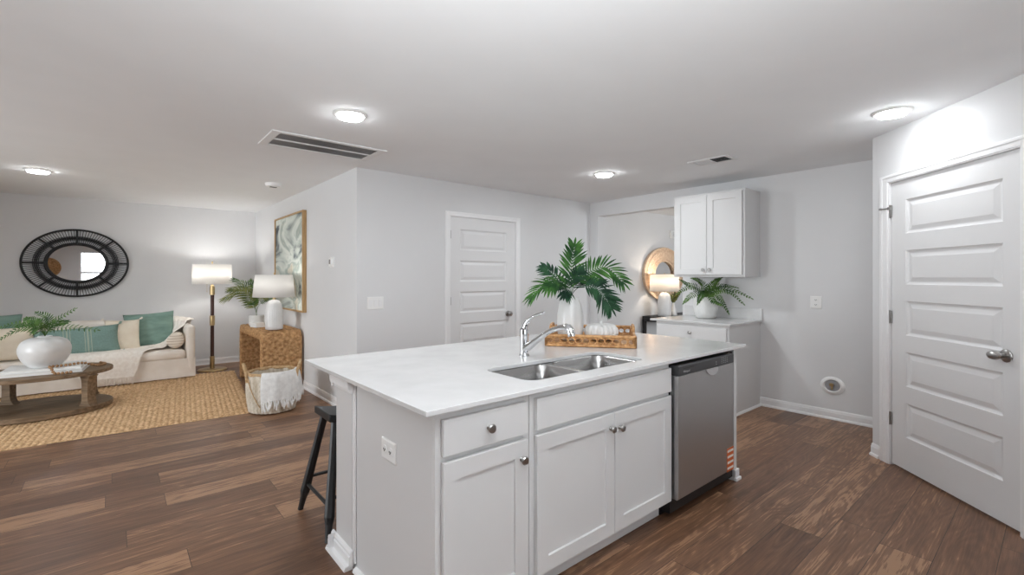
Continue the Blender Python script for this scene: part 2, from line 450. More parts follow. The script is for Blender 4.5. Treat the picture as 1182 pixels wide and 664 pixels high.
def art_mat():
    m = mat('abstract_canvas', (.5, .5, .5), .6); N, L, b = nodes(m)
    tc = N.new('ShaderNodeTexCoord'); mp = N.new('ShaderNodeMapping'); mp.inputs['Scale'].default_value = (1.1, 1, 2.3); mp.inputs['Rotation'].default_value = (0, .5, 0)
    L.new(tc.outputs['Object'], mp.inputs[0])
    n1 = N.new('ShaderNodeTexNoise'); n1.inputs['Scale'].default_value = 1.15; n1.inputs['Detail'].default_value = 4; n1.inputs['Distortion'].default_value = .9
    L.new(mp.outputs[0], n1.inputs[0])
    cr = N.new('ShaderNodeValToRGB'); L.new(n1.outputs[0], cr.inputs[0]); e = cr.color_ramp.elements
    e[0].position = .28; e[0].color = (*srgb(52, 60, 66), 1)
    e[1].position = .78; e[1].color = (*srgb(176, 160, 128), 1)
    for p, q in ((.36, (92, 102, 106)), (.43, (196, 204, 196)), (.50, (222, 226, 218)), (.56, (160, 174, 166)), (.62, (214, 210, 196)), (.68, (186, 178, 152))):
        x = e.new(p); x.color = (*srgb(*q), 1)
    L.new(cr.outputs[0], b.inputs['Base Color'])
    bp = N.new('ShaderNodeBump'); bp.inputs['Strength'].default_value = .2; L.new(n1.outputs[0], bp.inputs['Height']); L.new(bp.outputs[0], b.inputs['Normal'])
    return m
M['art'] = art_mat()

# ================================================================== STRUCTURE
CH = 2.44
YB, XR, XC, YF = 4.46, 5.28, 1.81, 8.69      # door wall, cabinet wall, corridor wall, sofa wall
XL, YR, XD = -4.0, -2.6, 9.0
struct(obj('floor', B(XL-.2, YR-.2, -.1, XD+.2, YF+.2, 0), M['floor']))
struct(obj('ceiling', B(XL-.2, YR-.2, CH, XD+.2, YF+.2, CH+.1), M['ceil']))
DX0, DX1, DTOP = 2.882, 3.851, 2.055
bm = NB()
box(bm, XC, YB, 0, DX0-.012, YB+.12, CH); box(bm, DX1+.012, YB, 0, XD, YB+.12, CH); box(bm, DX0-.012, YB, DTOP+.012, DX1+.012, YB+.12, CH)
box(bm, DX0-.012, YB+.119, 0, DX1+.012, YB+.13, DTOP+.012)
struct(obj('wall_back', bm, M['wall']))
struct(obj('wall_corridor', B(XC, YB+.12, 0, XC+.12, YF, CH), M['wall']))
struct(obj('wall_far', B(XL, YF, 0, XC+.12, YF+.12, CH), M['wall']))
# wall with the opening to the dining room
OY0, OY1, OZ = 3.005, 4.318, 2.24
bm = NB()
box(bm, XR, .8, 0, XR+.14, OY0, CH); box(bm, XR, OY1, 0, XR+.14, YB, CH); box(bm, XR, OY0, OZ, XR+.14, OY1, CH)
struct(obj('wall_right', bm, M['wall']))
struct(obj('wall_return', B(4.47, .82, 0, XR, .957, CH), M['wall']))
# diagonal pantry wall, local x runs along it towards the camera side
PL = (4.47, .957, 0); PRZ = R(-135)
PT0, PT1 = .191, 1.152
bm = NB()
box(bm, 0, 0, 0, PT0-.012, .12, CH); box(bm, PT1+.012, 0, 0, 1.56, .12, CH); box(bm, PT0-.012, 0, DTOP+.012, PT1+.012, .12, CH)
o = struct(obj('wall_pantry', bm, M['wall'], loc=PL)); o.rotation_euler.z = PRZ
struct(obj('wall_kitchen', B(3.367, YR, 0, 3.49, -.146, CH), M['wall']))
struct(obj('wall_pantry_inside', B(4.6, -.6, 0, 4.72, .82, CH), M['wall']))
struct(obj('wall_dining_right', B(XD, 0, 0, XD+.12, YB+.12, CH), M['wall']))
def wall_with_window(name, axis, c, t, a0, a1, wins):
    """wall in the plane axis=c of thickness t from a0 to a1, with window holes (w0,w1,z0,z1)"""
    bm = NB(); cur = a0
    def bx(p, q, z0, z1):
        if axis == 'y': box(bm, p, c, z0, q, c+t, z1)
        else: box(bm, c, p, z0, c+t, q, z1)
    for w0, w1, z0, z1 in sorted(wins):
        bx(cur, w0, 0, CH); bx(w0, w1, 0, z0); bx(w0, w1, z1, CH); cur = w1
    bx(cur, a1, 0, CH)
    return struct(obj(name, bm, M['wall']))
wall_with_window('wall_rear', 'y', YR-.12, .12, XL, 3.49, [(-.80, .42, .62, 2.18), (1.14, 2.36, .62, 2.18)])
wall_with_window('wall_left', 'x', XL-.12, .12, YR-.12, YF+.12, [(3.4, 5.8, .15, 2.2)])
wall_with_window('wall_dining_front', 'y', 0, .12, 5.42, XD, [(6.4, 8.0, .6, 2.2)])
def window(name, axis, c, w0, w1, z0, z1):
    r = bpy.data.objects.new(name, None); COL.objects.link(r); struct(r, 'white double-hung window behind the camera', 'window')  # one label for all, the added dining window included
    w = w1-w0; h = z1-z0
    r.location = (w0, c, z0) if axis == 'y' else (c, w0, z0)
    if axis == 'x': r.rotation_euler.z = R(90)
    f = NB(); e = .05
    box(f, 0, -.03, 0, e, .03, h); box(f, w-e, -.03, 0, w, .03, h); box(f, e, -.03, 0, w-e, .03, e); box(f, e, -.03, h-e, w-e, .03, h)
    box(f, e, -.025, h*.57-.03, w-e, .025, h*.57+.03)
    obj('window_frame', f, M['trim'], r, bevel=.003)
    obj('window_pane', B(e, -.003, e, w-e, .003, h-e), M['glass'], r)
    return r
window('window_1', 'y', YR-.06, -.80, .42, .62, 2.18)
window('window_2', 'y', YR-.06, 1.14, 2.36, .62, 2.18)
window('window_3', 'x', XL-.06, 3.4, 5.8, .15, 2.2)
window('window_added', 'y', .06, 6.4, 8.0, .6, 2.2)  # unseen window, added so fill light can enter the dining room

# baseboards: profile (out from wall, height)
BBP = [(0, 0), (.026, 0), (.026, .008), (.022, .018), (.014, .022), (.014, .066), (.011, .074), (.011, .080), (.006, .090), (0, .092)]
def baseboard(name, p0, p1, prof=BBP):
    """runs from p0 to p1 with the wall on its right-hand side"""
    bm = NB(); p0 = Vector((*p0, 0)); p1 = Vector((*p1, 0)); d = (p1-p0).normalized(); n = Vector((-d.y, d.x, 0))
    A = [bm.verts.new(p0+n*u+Vector((0, 0, z))) for u, z in prof]; C = [bm.verts.new(p1+n*u+Vector((0, 0, z))) for u, z in prof]
    k = len(prof)
    for i in range(k): bm.faces.new((A[i], A[(i+1) % k], C[(i+1) % k], C[i]))
    bm.faces.new(A); bm.faces.new(C[::-1])
    return struct(obj(name, bm, M['trim']))
baseboard('baseboard_far', (XC, YF), (XL, YF))
baseboard('baseboard_corridor', (XC, YB-.026), (XC, YF))
for nm, a, b in (('baseboard_back', DX0-.072, XC-.026), ('baseboard_back_right', XR, DX1+.096)):
    baseboard(nm, (a, YB) if nm.endswith('back') else (XR, YB), (XC-.026, YB) if nm.endswith('back') else (DX1+.096, YB))
baseboard('baseboard_right', (XR, .957), (XR, 2.105))
baseboard('baseboard_dining', (XD, YB), (XR+.14, YB))
D2 = Vector((-.70711, -.70711))
pw = Vector((PL[0], PL[1]))
q = pw+D2*.09
baseboard('baseboard_pantry', (q.x, q.y), (pw.x, pw.y))

# ------------------------------------------------------------------ doors
PANELS = [(z-.24, z) for z in (1.905, 1.547, 1.190, .831, .472)]
def hinge_bm(x, z):
    bm = NB(); box(bm, x-.016, -.004, z-.045, x+.012, .004, z+.045)
    tube(bm, [(x-.003, -.006, z-.048), (x-.003, -.006, z+.048)], .006, 8); return bm
def casing(name, x0, x1, top, wl, wt, parent_loc, rz):
    bm = NB()
    for k, (a, b, t) in enumerate(((0, 1, .012), (.12, .9, .017), (.62, .88, .021))):
        xi0, xi1, xa0, xa1 = x0-wl*a, x1+wl*a, x0-wl*b, x1+wl*b
        z0, z1 = top+wt*a, top+wt*b
        box(bm, xa0, -t, 0, xi0, 0, z1); box(bm, xi1, -t, 0, xa1, 0, z1); box(bm, xi0, -t, z0, xi1, 0, z1)
    # jamb lining inside the opening
    box(bm, x0-.012, 0, 0, x0-.003, .118, top+.012); box(bm, x1+.003, 0, 0, x1+.012, .118, top+.012); box(bm, x0-.003, 0, top+.003, x1+.003, .118, top+.012)
    o = struct(obj(name, bm, M['trim'], loc=parent_loc, bevel=.002)); o.rotation_euler.z = rz
    return o
def make_door(name, label, loc, rz, w, px0, px1, hinges, knob_x, knob_z, gap, egg=False):
    r = bpy.data.objects.new(name, None); COL.objects.link(r); struct(r, label, 'door')
    r.location = loc; r.rotation_euler.z = rz
    obj('door_slab', molded_door(w, DTOP-gap, .036, px0, px1, [(a-gap+.012, b-gap+.012) for a, b in PANELS]), M['door'], r, (0, .006, gap))
    for z in hinges: obj('hinge', hinge_bm(.0, z), M['nickel'], r)
    kb = NB()
    lathe(kb, [(0, -.001), (.034, -.001), (.036, .006), (.030, .010), (.013, .012), (.011, .034), (.015, .040)], 24, axis='y')
    if egg: lathe(kb, [(.0, .034), (.016, .036), (.027, .044), (.030, .054), (.026, .064), (.012, .071), (0, .073)], 24, axis='y', sx=1.35, sy=.82, c=(-.014, 0, 0))
    else: lathe(kb, [(0, .034), (.017, .036), (.028, .044), (.031, .054), (.028, .063), (.014, .070), (0, .071)], 24, axis='y')
    for v in kb.verts: v.co.y = -v.co.y
    obj('door_knob', kb, M['nickel'], r, (knob_x, .004, knob_z), smooth=True)
    return r
r = make_door('door_1', 'white five-panel pantry door in the angled wall', tuple(pw+D2*PT0)+(0,), PRZ, PT1-PT0, .137, .847, (1.85, 1.08, .34), .872, .94, .016, True)
# flip-over stop fixed at the upper hinge
bm = NB(); tube(bm, [(-.05, -.03, 1.872), (-.004, -.012, 1.872)], .005, 8); tube(bm, [(-.05, -.03, 1.872), (-.05, -.045, 1.872)], .009, 10); box(bm, -.012, -.016, 1.862, .006, -.004, 1.882)
obj('door_stop', bm, M['nickel'], r)
casing('trim_1', PT0, PT1, DTOP, .098, .062, PL, PRZ)
make_door('door_2', 'white five-panel door in the wall behind the island', (DX0, YB, 0), 0, DX1-DX0, .136, .827, (1.85, 1.10, .34), .845, .92, .016)
casing('trim_2', DX0, DX1, DTOP, .072, .055, (0, YB, 0), 0)

# ------------------------------------------------------------------ ceiling fittings
def recessed(x, y, label, energy=LAMP_W):
    t = thing('recessed_light', label, 'ceiling light', (x, y, CH), 0, 'recessed ceiling lights')
    bm = NB(); lathe(bm, [(.108, 0), (.108, -.004), (.097, -.012), (.083, -.012), (.081, -.006)], 40)
    obj('trim_ring', bm, M['plastic'], t, smooth=True)
    bm = NB(); lathe(bm, [(.082, -.004), (.081, -.016), (.075, -.026), (.047, -.031), (0, -.032)], 40)
    obj('lens', bm, M['lens'], t, smooth=True)
    l = bpy.data.lights.new('led_disc', 'AREA'); l.shape = 'DISK'; l.size = .165; l.energy = energy; l.color = LAMPC
    lo = bpy.data.objects.new('led_disc', l); COL.objects.link(lo); lo.parent = t; lo.location = (0, 0, -.036)
    return t
recessed(1.19, 3.04, 'round lit recessed ceiling light beside the wide return grille')
recessed(-.567, 6.65, 'round lit recessed ceiling light above the coffee table', 2.0)
recessed(3.87, 3.08, 'round lit recessed ceiling light in front of the upper cabinet', 11.0)
recessed(1.19, .72, 'round lit recessed ceiling light over the near end of the island', 4.0)
recessed(3.84, .72, 'round lit recessed ceiling light by the angled pantry wall', 1.2)

t = thing('return_air_grille', 'wide white slatted return air grille in the ceiling', 'vent', (1.325, 3.93, CH))
bm = NB(); hw, hd = .445, .225; iw, id_ = .385, .185
plate_holes(bm, [(-hw, -hd), (hw, -hd), (hw, hd), (-hw, hd)], [[(-iw, -id_), (iw, -id_), (iw, -.008), (-iw, -.008)], [(-iw, .008), (iw, .008), (iw, id_), (-iw, id_)]], -.010, -.001)
obj('grille_frame', bm, M['grille'], t, bevel=.002)
bm = NB()
for k in range(62):
    x = -iw+(k+.5)*2*iw/62
    for y0, y1 in ((-id_, -.008), (.008, id_)):
        v = [bm.verts.new(p) for p in ((x-.004, y0, -.008), (x-.002, y0, -.008), (x+.006, y0, -.0012), (x+.004, y0, -.0012), (x-.004, y1, -.008), (x-.002, y1, -.008), (x+.006, y1, -.0012), (x+.004, y1, -.0012))]
        for f in ((0, 1, 2, 3), (4, 7, 6, 5), (0, 4, 5, 1), (1, 5, 6, 2), (2, 6, 7, 3), (3, 7, 4, 0)): bm.faces.new([v[i] for i in f])
obj('slats', bm, M['grille'], t)
obj('duct_opening', B(-iw, -id_, -.0012, iw, id_, -.0002), M['grille_dark'], t)

t = thing('ceiling_register', 'small white supply air register in the ceiling above the upper cabinet', 'vent', (4.185, 2.09, CH))
bm = NB(); plate_holes(bm, [(-.11, -.185), (.11, -.185), (.11, .185), (-.11, .185)], [[(-.08, -.15), (.08, -.15), (.08, -.005), (-.08, -.005)], [(-.08, .005), (.08, .005), (.08, .15), (-.08, .15)]], -.008, -.001)
obj('register_frame', bm, M['grille'], t, bevel=.002)
bm = NB()
for s in (-1, 1):
    for k in range(9):
        y = s*(.012+k*.0158) + (0 if s > 0 else -.006); e = -.012 if s > 0 else .010
        for o_ in (0, .0015):
            bm.faces.new([bm.verts.new(p) for p in ((-.08, y+o_, -.008), (.08, y+o_, -.008), (.08, y+o_+e, -.001), (-.08, y+o_+e, -.001))])
obj('louvres', bm, M['grille'], t)
obj('duct_opening', B(-.08, -.15, -.0010, .08, .15, -.0002), M['grille_dark'], t)

t = thing('smoke_detector', 'round white smoke detector on the ceiling near the corridor wall', 'smoke detector', (1.40, 5.86, CH))
bm = NB(); lathe(bm, [(.085, 0), (.085, -.014), (.078, -.034), (.06, -.042), (0, -.044)], 36); obj('housing', bm, M['plastic'], t, smooth=True)
bm = NB(); box(bm, -.04, -.035, -.0465, .03, .0, -.040); obj('sensor_slot', bm, M['slot'], t)

# ------------------------------------------------------------------ wall plates
def outlet(name, label, cat, loc, rz, w, h, kind, group=None):
    t = thing(name, label, cat, loc, rz, group)
    bm = NB(); L = rings_panel(bm, [(-w/2, -h/2, w/2, h/2, 0), (-w/2, -h/2, w/2, h/2, -.004), (-w/2+.005, -h/2+.005, w/2-.005, h/2-.005, -.007)])
    obj('cover_plate', bm, M['plastic'], t)
    if kind == 'switch':
        for k in (-1, 0, 1):
            obj('rocker', B(k*w*.29-w*.11, -.010, -h*.28, k*w*.29+w*.11, -.006, h*.28), M['trim'], t, bevel=.002)
    else:
        for s in (-1, 1):
            bm = NB()
            horiz = kind == 'side'
            c = (s*w*.2, 0) if horiz else (0, s*h*.2)
            a, b_ = (.02*w/.08, .026*h/.12)
            lathe(bm, [(1, -.006), (1, -.0095), (.9, -.010)], 24, axis='y', c=(c[0], 0, c[1]), sx=w*.15 if horiz else w*.22, sy=h*.22 if horiz else h*.14)
            sk = obj('socket', bm, M['plastic'], t)
            sl = NB()
            u, v = (w*.045, h*.06) if horiz else (w*.07, h*.04)
            box(sl, c[0]-u-.002, -.0115, c[1]-v*.4, c[0]-u+.002, -.0098, c[1]+v); box(sl, c[0]+u-.002, -.0115, c[1]-v*.4, c[0]+u+.002, -.0098, c[1]+v)
            lathe(sl, [(.003, -.0098), (.003, -.0115)], 10, axis='y', c=(c[0], 0, c[1]-v*1.1))
            obj('slots', sl, M['slot'], sk)
    return t
outlet('wall_outlet', 'white duplex outlet on the bare wall beside the upper cabinet', 'outlet', (XR, 1.583, 1.122), R(-90), .10, .12, 'v', 'electrical outlets')
outlet('wall_outlet', 'white double outlet on the end panel of the island', 'outlet', (.869, on_x(449.5, 520, .869).y, on_x(449.5, 520, .869).z), R(-90), .128, .085, 'side', 'electrical outlets')
outlet('light_switch', 'white triple rocker light switch on the wall left of the closed door', 'light switch', (2.0, YB, 1.11), 0, .17, .125, 'switch')
t = thing('thermostat', 'small white thermostat on the corridor wall right of the painting', 'thermostat', (XC, 5.117, 1.53), R(-90))
obj('wall_plate', B(-.055, -.008, -.055, .055, 0, .055), M['plastic'], t, bevel=.006)
bm = B(-.04, -.03, -.045, .04, -.008, .045); obj('housing', bm, M['plastic'], t, bevel=.006)
obj('screen', B(-.028, -.0315, -.02, .012, -.030, .03), mat('grey_screen', (.25, .26, .27), .2), t)
# recessed round utility box
t = thing('utility_box', 'round white recessed utility box low on the wall by the pantry', 'utility box', (XR, 1.444, .325), R(-90))
bm = NB(); lathe(bm, [(.062, -.002), (.066, -.010), (.072, -.014), (.095, -.010), (.102, -.004), (.102, -.0005)], 40, axis='y', sy=.84)
bm.faces.ensure_lookup_table()
for f in [f for f in bm.faces if len(f.verts) > 4]: bm.faces.remove(f)
obj('ring_plate', bm, M['plastic'], t, smooth=True)
bm = NB(); lathe(bm, [(.064, -.0045), (.058, -.0032), (0, -.0028)], 32, axis='y', sy=.84); obj('recess', bm, M['gasket'], t)
bm = NB(); lathe(bm, [(.012, -.003), (.012, -.03), (.018, -.03), (.018, -.038), (0, -.040)], 16, axis='y', c=(0, 0, .012)); tube(bm, [(0, -.02, .012), (0, -.022, -.035)], .009, 8)
obj('valve', bm, M['brass'], t, smooth=True)

# ================================================================== ISLAND
FY, DF = 1.443, 1.420           # face frame plane, door front plane
IX0, IX1 = .869, 3.2225
KY0, KY1 = 2.172, 2.372         # knee wall
CZ = .914
def knob(parent, x, z, y=DF, rz=None):
    bm = NB(); lathe(bm, [(.010, 0), (.007, -.003), (.006, -.014), (.016, -.019), (.0175, -.024), (.014, -.029), (0, -.0305)], 20, axis='y')
    return obj('knob', bm, M['nickel'], parent, (x, y, z), smooth=True)
# knee wall with its baseboard and cap moulding
struct(obj('wall_island', B(.858, KY0, 0, IX1, KY1, CZ-.021), M['cab']))
def bb_run(bm, p0, p1, prof=BBP):
    p0 = Vector((*p0, 0)); p1 = Vector((*p1, 0)); d = (p1-p0).normalized(); n = Vector((-d.y, d.x, 0))
    A = [bm.verts.new(p0+n*u+Vector((0, 0, z))) for u, z in prof]; C = [bm.verts.new(p1+n*u+Vector((0, 0, z))) for u, z in prof]
    k = len(prof)
    for i in range(k): bm.faces.new((A[i], A[(i+1) % k], C[(i+1) % k], C[i]))
    bm.faces.new(A); bm.faces.new(C[::-1])
BBI = [(0, 0), (.042, 0), (.042, .006), (.036, .018), (.018, .024), (.018, .058), (.013, .064), (.013, .074), (.007, .084), (0, .087)]
bm = NB()
bb_run(bm, (.858, KY1+.04), (.858, KY0-.012), [(-u, z) for u, z in BBI])
bb_run(bm, (.82, KY1), (IX1+.03, KY1), BBI)
struct(obj('baseboard_island', bm, M['trim']))
bm = NB()
CAP = [(0, .826), (.012, .826), (.014, .840), (.026, .846), (.028, .8925), (0, .8925)]
bb_run(bm, (.858, KY1+.022), (.858, KY0-.018), [(-u, z) for u, z in CAP]); bb_run(bm, (.836, KY1), (IX1+.02, KY1), CAP)
struct(obj('trim_3', bm, M['trim']))

# left cabinet: drawer over door
c1 = thing('base_cabinet', 'white island cabinet with one drawer above one door, at the near end', 'cabinet', (0, 0, 0))
bm = NB()
box(bm, IX0, FY+.0195, .004, IX0+.019, KY0-.001, CZ-.021); box(bm, IX0, FY, .004, IX0+.019, FY+.0195, .105)                      # side panel to the floor
box(bm, IX0+.019, FY+.062, .004, 1.319, FY+.074, .118)                    # toe board
box(bm, IX0+.019, FY+.02, .105, 1.319, KY0-.001, .118)
box(bm, 1.300, FY, .105, 1.319, KY0-.001, CZ-.021)
box(bm, IX0, FY-.0005, .105, IX0+.046, FY+.019, CZ-.021); box(bm, 1.285, FY-.0005, .105, 1.319, FY+.019, CZ-.021)   # stiles
box(bm, IX0+.046, FY, .105, 1.285, FY+.019, .13); box(bm, IX0+.046, FY, .70, 1.285, FY+.019, .74); box(bm, IX0+.046, FY, .855, 1.285, FY+.019, CZ-.021)
box(bm, IX0+.02, KY0-.012, .118, 1.319, KY0-.002, CZ-.021)
obj('body', bm, M['cab'], c1, bevel=.0012)
bm = NB(); box(bm, IX0-.010, KY0-.030, .03, IX0-.0005, KY0-.001, CZ-.022); obj('scribe_strip', bm, M['trim'], c1, bevel=.003)
bm = NB(); extrude_poly(bm, [(0, 0), (-.022, 0), (-.018, .010), (-.008, .018), (0, .02)], FY+.03, KY0-.032, 'y')
for v in bm.verts: v.co.x += IX0-.0005
obj('shoe_moulding', bm, M['trim'], c1)
d = obj('drawer', shaker(.892, .730, 1.293, .862, DF, st=0), M['cab'], c1); knob(d, on_y(568, 495, DF-.02).x, on_y(568, 495, DF-.02).z)
d = obj('door', shaker(.892, .118, 1.293, .708, DF), M['cab'], c1); knob(d, on_y(606, 532, DF-.02).x, on_y(606, 532, DF-.02).z)
# sink cabinet
c2 = thing('sink_cabinet', 'white double-door sink cabinet with a false drawer front, middle of the island', 'cabinet', (0, 0, 0))
bm = NB()
box(bm, 1.321, FY, .105, 1.340, KY0-.001, CZ-.021); box(bm, 2.366, FY, .105, 2.385, KY0-.001, CZ-.021)
box(bm, 1.321, FY-.0005, .105, 1.352, FY+.019, CZ-.021); box(bm, 2.354, FY-.0005, .105, 2.385, FY+.019, CZ-.021)
box(bm, 1.352, FY, .105, 2.354, FY+.019, .13); box(bm, 1.352, FY, .70, 2.354, FY+.019, .74); box(bm, 1.352, FY, .855, 2.354, FY+.019, CZ-.021)
box(bm, 1.321, FY+.062, .004, 2.385, FY+.074, .118); box(bm, 1.34, FY+.02, .105, 2.366, KY0-.001, .118)
box(bm, 1.34, KY0-.012, .118, 2.366, KY0-.002, CZ-.021)
obj('body', bm, M['cab'], c2, bevel=.0012)
obj('false_front', shaker(1.346, .730, 2.378, .862, DF, st=0), M['cab'], c2)
d = obj('door', shaker(1.346, .118, 1.866, .708, DF), M['cab'], c2); k = on_y(708.5, 496, DF-.02); knob(d, k.x, k.z)
d = obj('door', shaker(1.870, .118, 2.378, .708, DF), M['cab'], c2); k = on_y(719, 494.5, DF-.02); knob(d, k.x, k.z)
# far end panel
e = thing('end_panel', 'white panel closing the island at the far side of the dishwasher', 'panel', (0, 0, 0))
obj('panel', B(3.182, FY-.005, 0.0, IX1, KY0-.001, CZ-.021), M['cab'], e, bevel=.0015)
bm = NB(); box(bm, 3.176, FY-.028, 0, IX1+.024, FY-.005, .022); box(bm, 3.180, FY-.018, .022, IX1+.014, FY-.005, .075); box(bm, IX1, FY-.005, 0, IX1+.024, KY0, .022); box(bm, IX1, FY-.005, .022, IX1+.012, KY0, .075)
obj('plinth_block', bm, M['trim'], e, bevel=.004)

# countertop with sink cut-out
SX0, SX1, SY0, SY1 = 1.390, 2.268, 1.508, 1.862
ct = NB()
plate_holes(ct, [(.808, 1.398), (3.277, 1.398), (3.277, 2.72), (.808, 2.72)], [rrect(SX0, SY0, SX1, SY1, .07, 8)], CZ-.020, CZ)
o = obj('countertop', ct, M['quartz'], bevel=.0025); tag(o, 'white quartz countertop covering the whole kitchen island', 'countertop')

# sink
sk = thing('sink', 'stainless steel double-bowl sink set under the island countertop', 'sink', (0, 0, 0))
mid0, mid1 = 1.803, 1.835
b1 = rrect(SX0+.002, SY0+.002, mid0, SY1-.002, .068, 8); b2 = rrect(mid1, SY0+.002, SX1-.002, SY1-.002, .068, 8)
bm = NB(); plate_holes(bm, rrect(SX0-.03, SY0-.03, SX1+.03, SY1+.03, .09, 6), [b1, b2], CZ-.0235, CZ-.0215)
obj('rim', bm, M['sink'], sk, bevel=.001)
for x0, x1 in ((SX0+.002, mid0), (mid1, SX1-.002)):
    bm = NB(); loops = []
    cx, cy = (x0+x1)/2, (SY0+SY1)/2
    for k, (m, z) in enumerate(((0, -.022), (.003, -.026), (.012, -.10), (.020, -.175), (.032, -.195), (.055, -.203))):
        loops.append([bm.verts.new((x, y, CZ+z)) for x, y in rrect(x0+m, SY0+.002+m, x1-m, SY1-.002-m, .068-m*.35, 8)])
    for a, b in zip(loops, loops[1:]):
        n = len(a)
        for i in range(n): bm.faces.new((a[i], a[(i+1) % n], b[(i+1) % n], b[i]))
    bm.faces.new(loops[-1])
    bw = obj('bowl', bm, M['sink'], sk, smooth=True, auto=50)
    dm = NB(); lathe(dm, [(.05, .001), (.048, .004), (.036, .001), (.012, -.0), (0, .002)], 28, c=(cx, cy, CZ-.203)); obj('drain', dm, M['chrome'], bw, smooth=True)

# faucet (spout swings over the sink towards -y)
FX, FYB = 1.813, 2.023
f = thing('faucet', 'chrome single-lever kitchen faucet standing behind the sink', 'faucet', (FX, FYB, CZ))
bm = NB(); lathe(bm, [(.031, 0), (.031, .006), (.025, .010), (.0245, .09), (.026, .12), (.0265, .145), (.023, .160), (.012, .168), (0, .169)], 28); obj('body', bm, M['chrome'], f, smooth=True)
sp = [on_x(a, b_, FX) for a, b_ in ((606, 403), (613, 398), (622, 391), (632, 384), (641, 380), (650, 378.2), (656, 379.2))]
sp = [Vector((0, p.y-FYB, p.z-CZ)) for p in sp]
pts = curve_pts(sp, 30)
bm = NB(); tube(bm, pts, [.023-.009*min(1, i/16) + .004*max(0, (i-20)/10) for i in range(31)], 16); obj('spout', bm, M['chrome'], f, smooth=True, auto=60)
e0 = sp[-1]
bm = NB(); tube(bm, [e0+Vector((0, .02, .006)), e0+Vector((0, 0, .003)), e0+Vector((0, -.014, -.008)), e0+Vector((0, -.022, -.030)), e0+Vector((0, -.024, -.040))], [.018, .0205, .021, .021, .019], 18)
obj('spray_head', bm, M['chrome'], f, smooth=True, auto=60)
hl = [on_x(a, b_, FX) for a, b_ in ((605.5, 381), (607, 374), (611.5, 368), (618, 364), (628, 361))]
hl = [Vector((0, p.y-FYB, p.z-CZ)) for p in hl]
bm = NB(); tube(bm, curve_pts(hl, 20), [.023-.016*min(1, i/12) for i in range(21)], 14, flat=.8); obj('lever', bm, M['chrome'], f, smooth=True, auto=60)

# dishwasher
dw = thing('dishwasher', 'stainless steel dishwasher with a dark control strip, set in the island', 'dishwasher', (0, 0, 0))
wx0, wx1, wy = 2.394, 3.064, 1.386
obj('tub', B(wx0+.006, FY+.002, .03, 3.176, KY0-.01, CZ-.045), M['black'], dw)
bm = NB(); extrude_poly(bm, [(wy+.055, .125), (wy+.012, .122), (wy, .135), (wy, .8165), (wy+.055, .8165)], wx0, wx1, 'x'); obj('door', bm, M['steel'], dw, bevel=.003)
bm = NB(); extrude_poly(bm, [(wy+.055, .818), (wy, .818), (wy, .868), (wy+.008, .876), (wy+.055, .876)], wx0, wx1, 'x')
cp = obj('control_panel', bm, M['panel_dark'], dw, bevel=.0015)
hc = wx0+.385
bm = NB()
def pocket(u, v):
    a = PI*u
    return (hc-.085*math.cos(a)*(1-.12*v), wy-.0012+.0*v-(.008*math.sin(a)*v), .8165-.040*math.sin(a)*v)
grid(bm, pocket, 20, 6)
obj('handle_pocket', bm, mat('pocket_steel', (.62, .62, .63), .25, 1), dw, smooth=True)
bm = NB(); box(bm, wx0+.05, wy-.0008, .853, wx0+.16, wy+.001, .858); obj('vent_slot', bm, M['slot'], cp)
lg = mat('panel_print', (.45, .45, .46), .5)
mk0 = None
for i in range(4):
    for j in range(4):
        if mk0 is None: mk0 = mk = obj('button', B(-.006, -.0006, -.0013, .006, .001, .0013), lg, cp)
        else: mk = mk0.copy(); COL.objects.link(mk)
        mk.location = (wx0+.506+i*.024, wy, .833+j*.010)
mk0 = None
for j in range(2):
    if mk0 is None: bm = NB(); lathe(bm, [(.004, -.0006), (.004, .001)], 12, axis='y'); mk0 = mk = obj('indicator', bm, lg, cp)
    else: mk = mk0.copy(); COL.objects.link(mk)
    mk.location = (wx0+.435, wy, .834+j*.014)
tx = bpy.data.curves.new('logo', 'FONT'); tx.body = 'Whirlpool'; tx.size = .017; tx.extrude = .0004
to = bpy.data.objects.new('logo_text', tx); COL.objects.link(to)
bpy.context.view_layer.update()
lm = bpy.data.meshes.new_from_object(to.evaluated_get(bpy.context.evaluated_depsgraph_get())); bpy.data.objects.remove(to)
lm.materials.clear(); lm.materials.append(lg)
to = bpy.data.objects.new('logo', lm); COL.objects.link(to); to.parent = cp; to.location = (wx0+.048, wy-.0006, .832); to.rotation_euler = (R(90), 0, 0)
obj('toe_kick', B(wx0, FY+.06, .004, 3.176, FY+.075, .12), M['black'], dw)
ys0, ys1, zs0, zs1 = 3.064-.096, 3.064-.004, .130, .278
bm = B(ys0, wy-.0012, zs0, ys1, wy+.0005, zs1); sto = obj('energy_sticker', bm, mat('sticker_orange', srgb(196, 96, 40), .5), dw)
bm = NB()
for k in range(4): box(bm, ys0+.006, wy-.0022, zs0+.014+k*.036, ys1-.006, wy-.0008, zs0+.028+k*.036)
obj('sticker_bands', bm, mat('sticker_white', (.75, .72, .68), .5), sto)

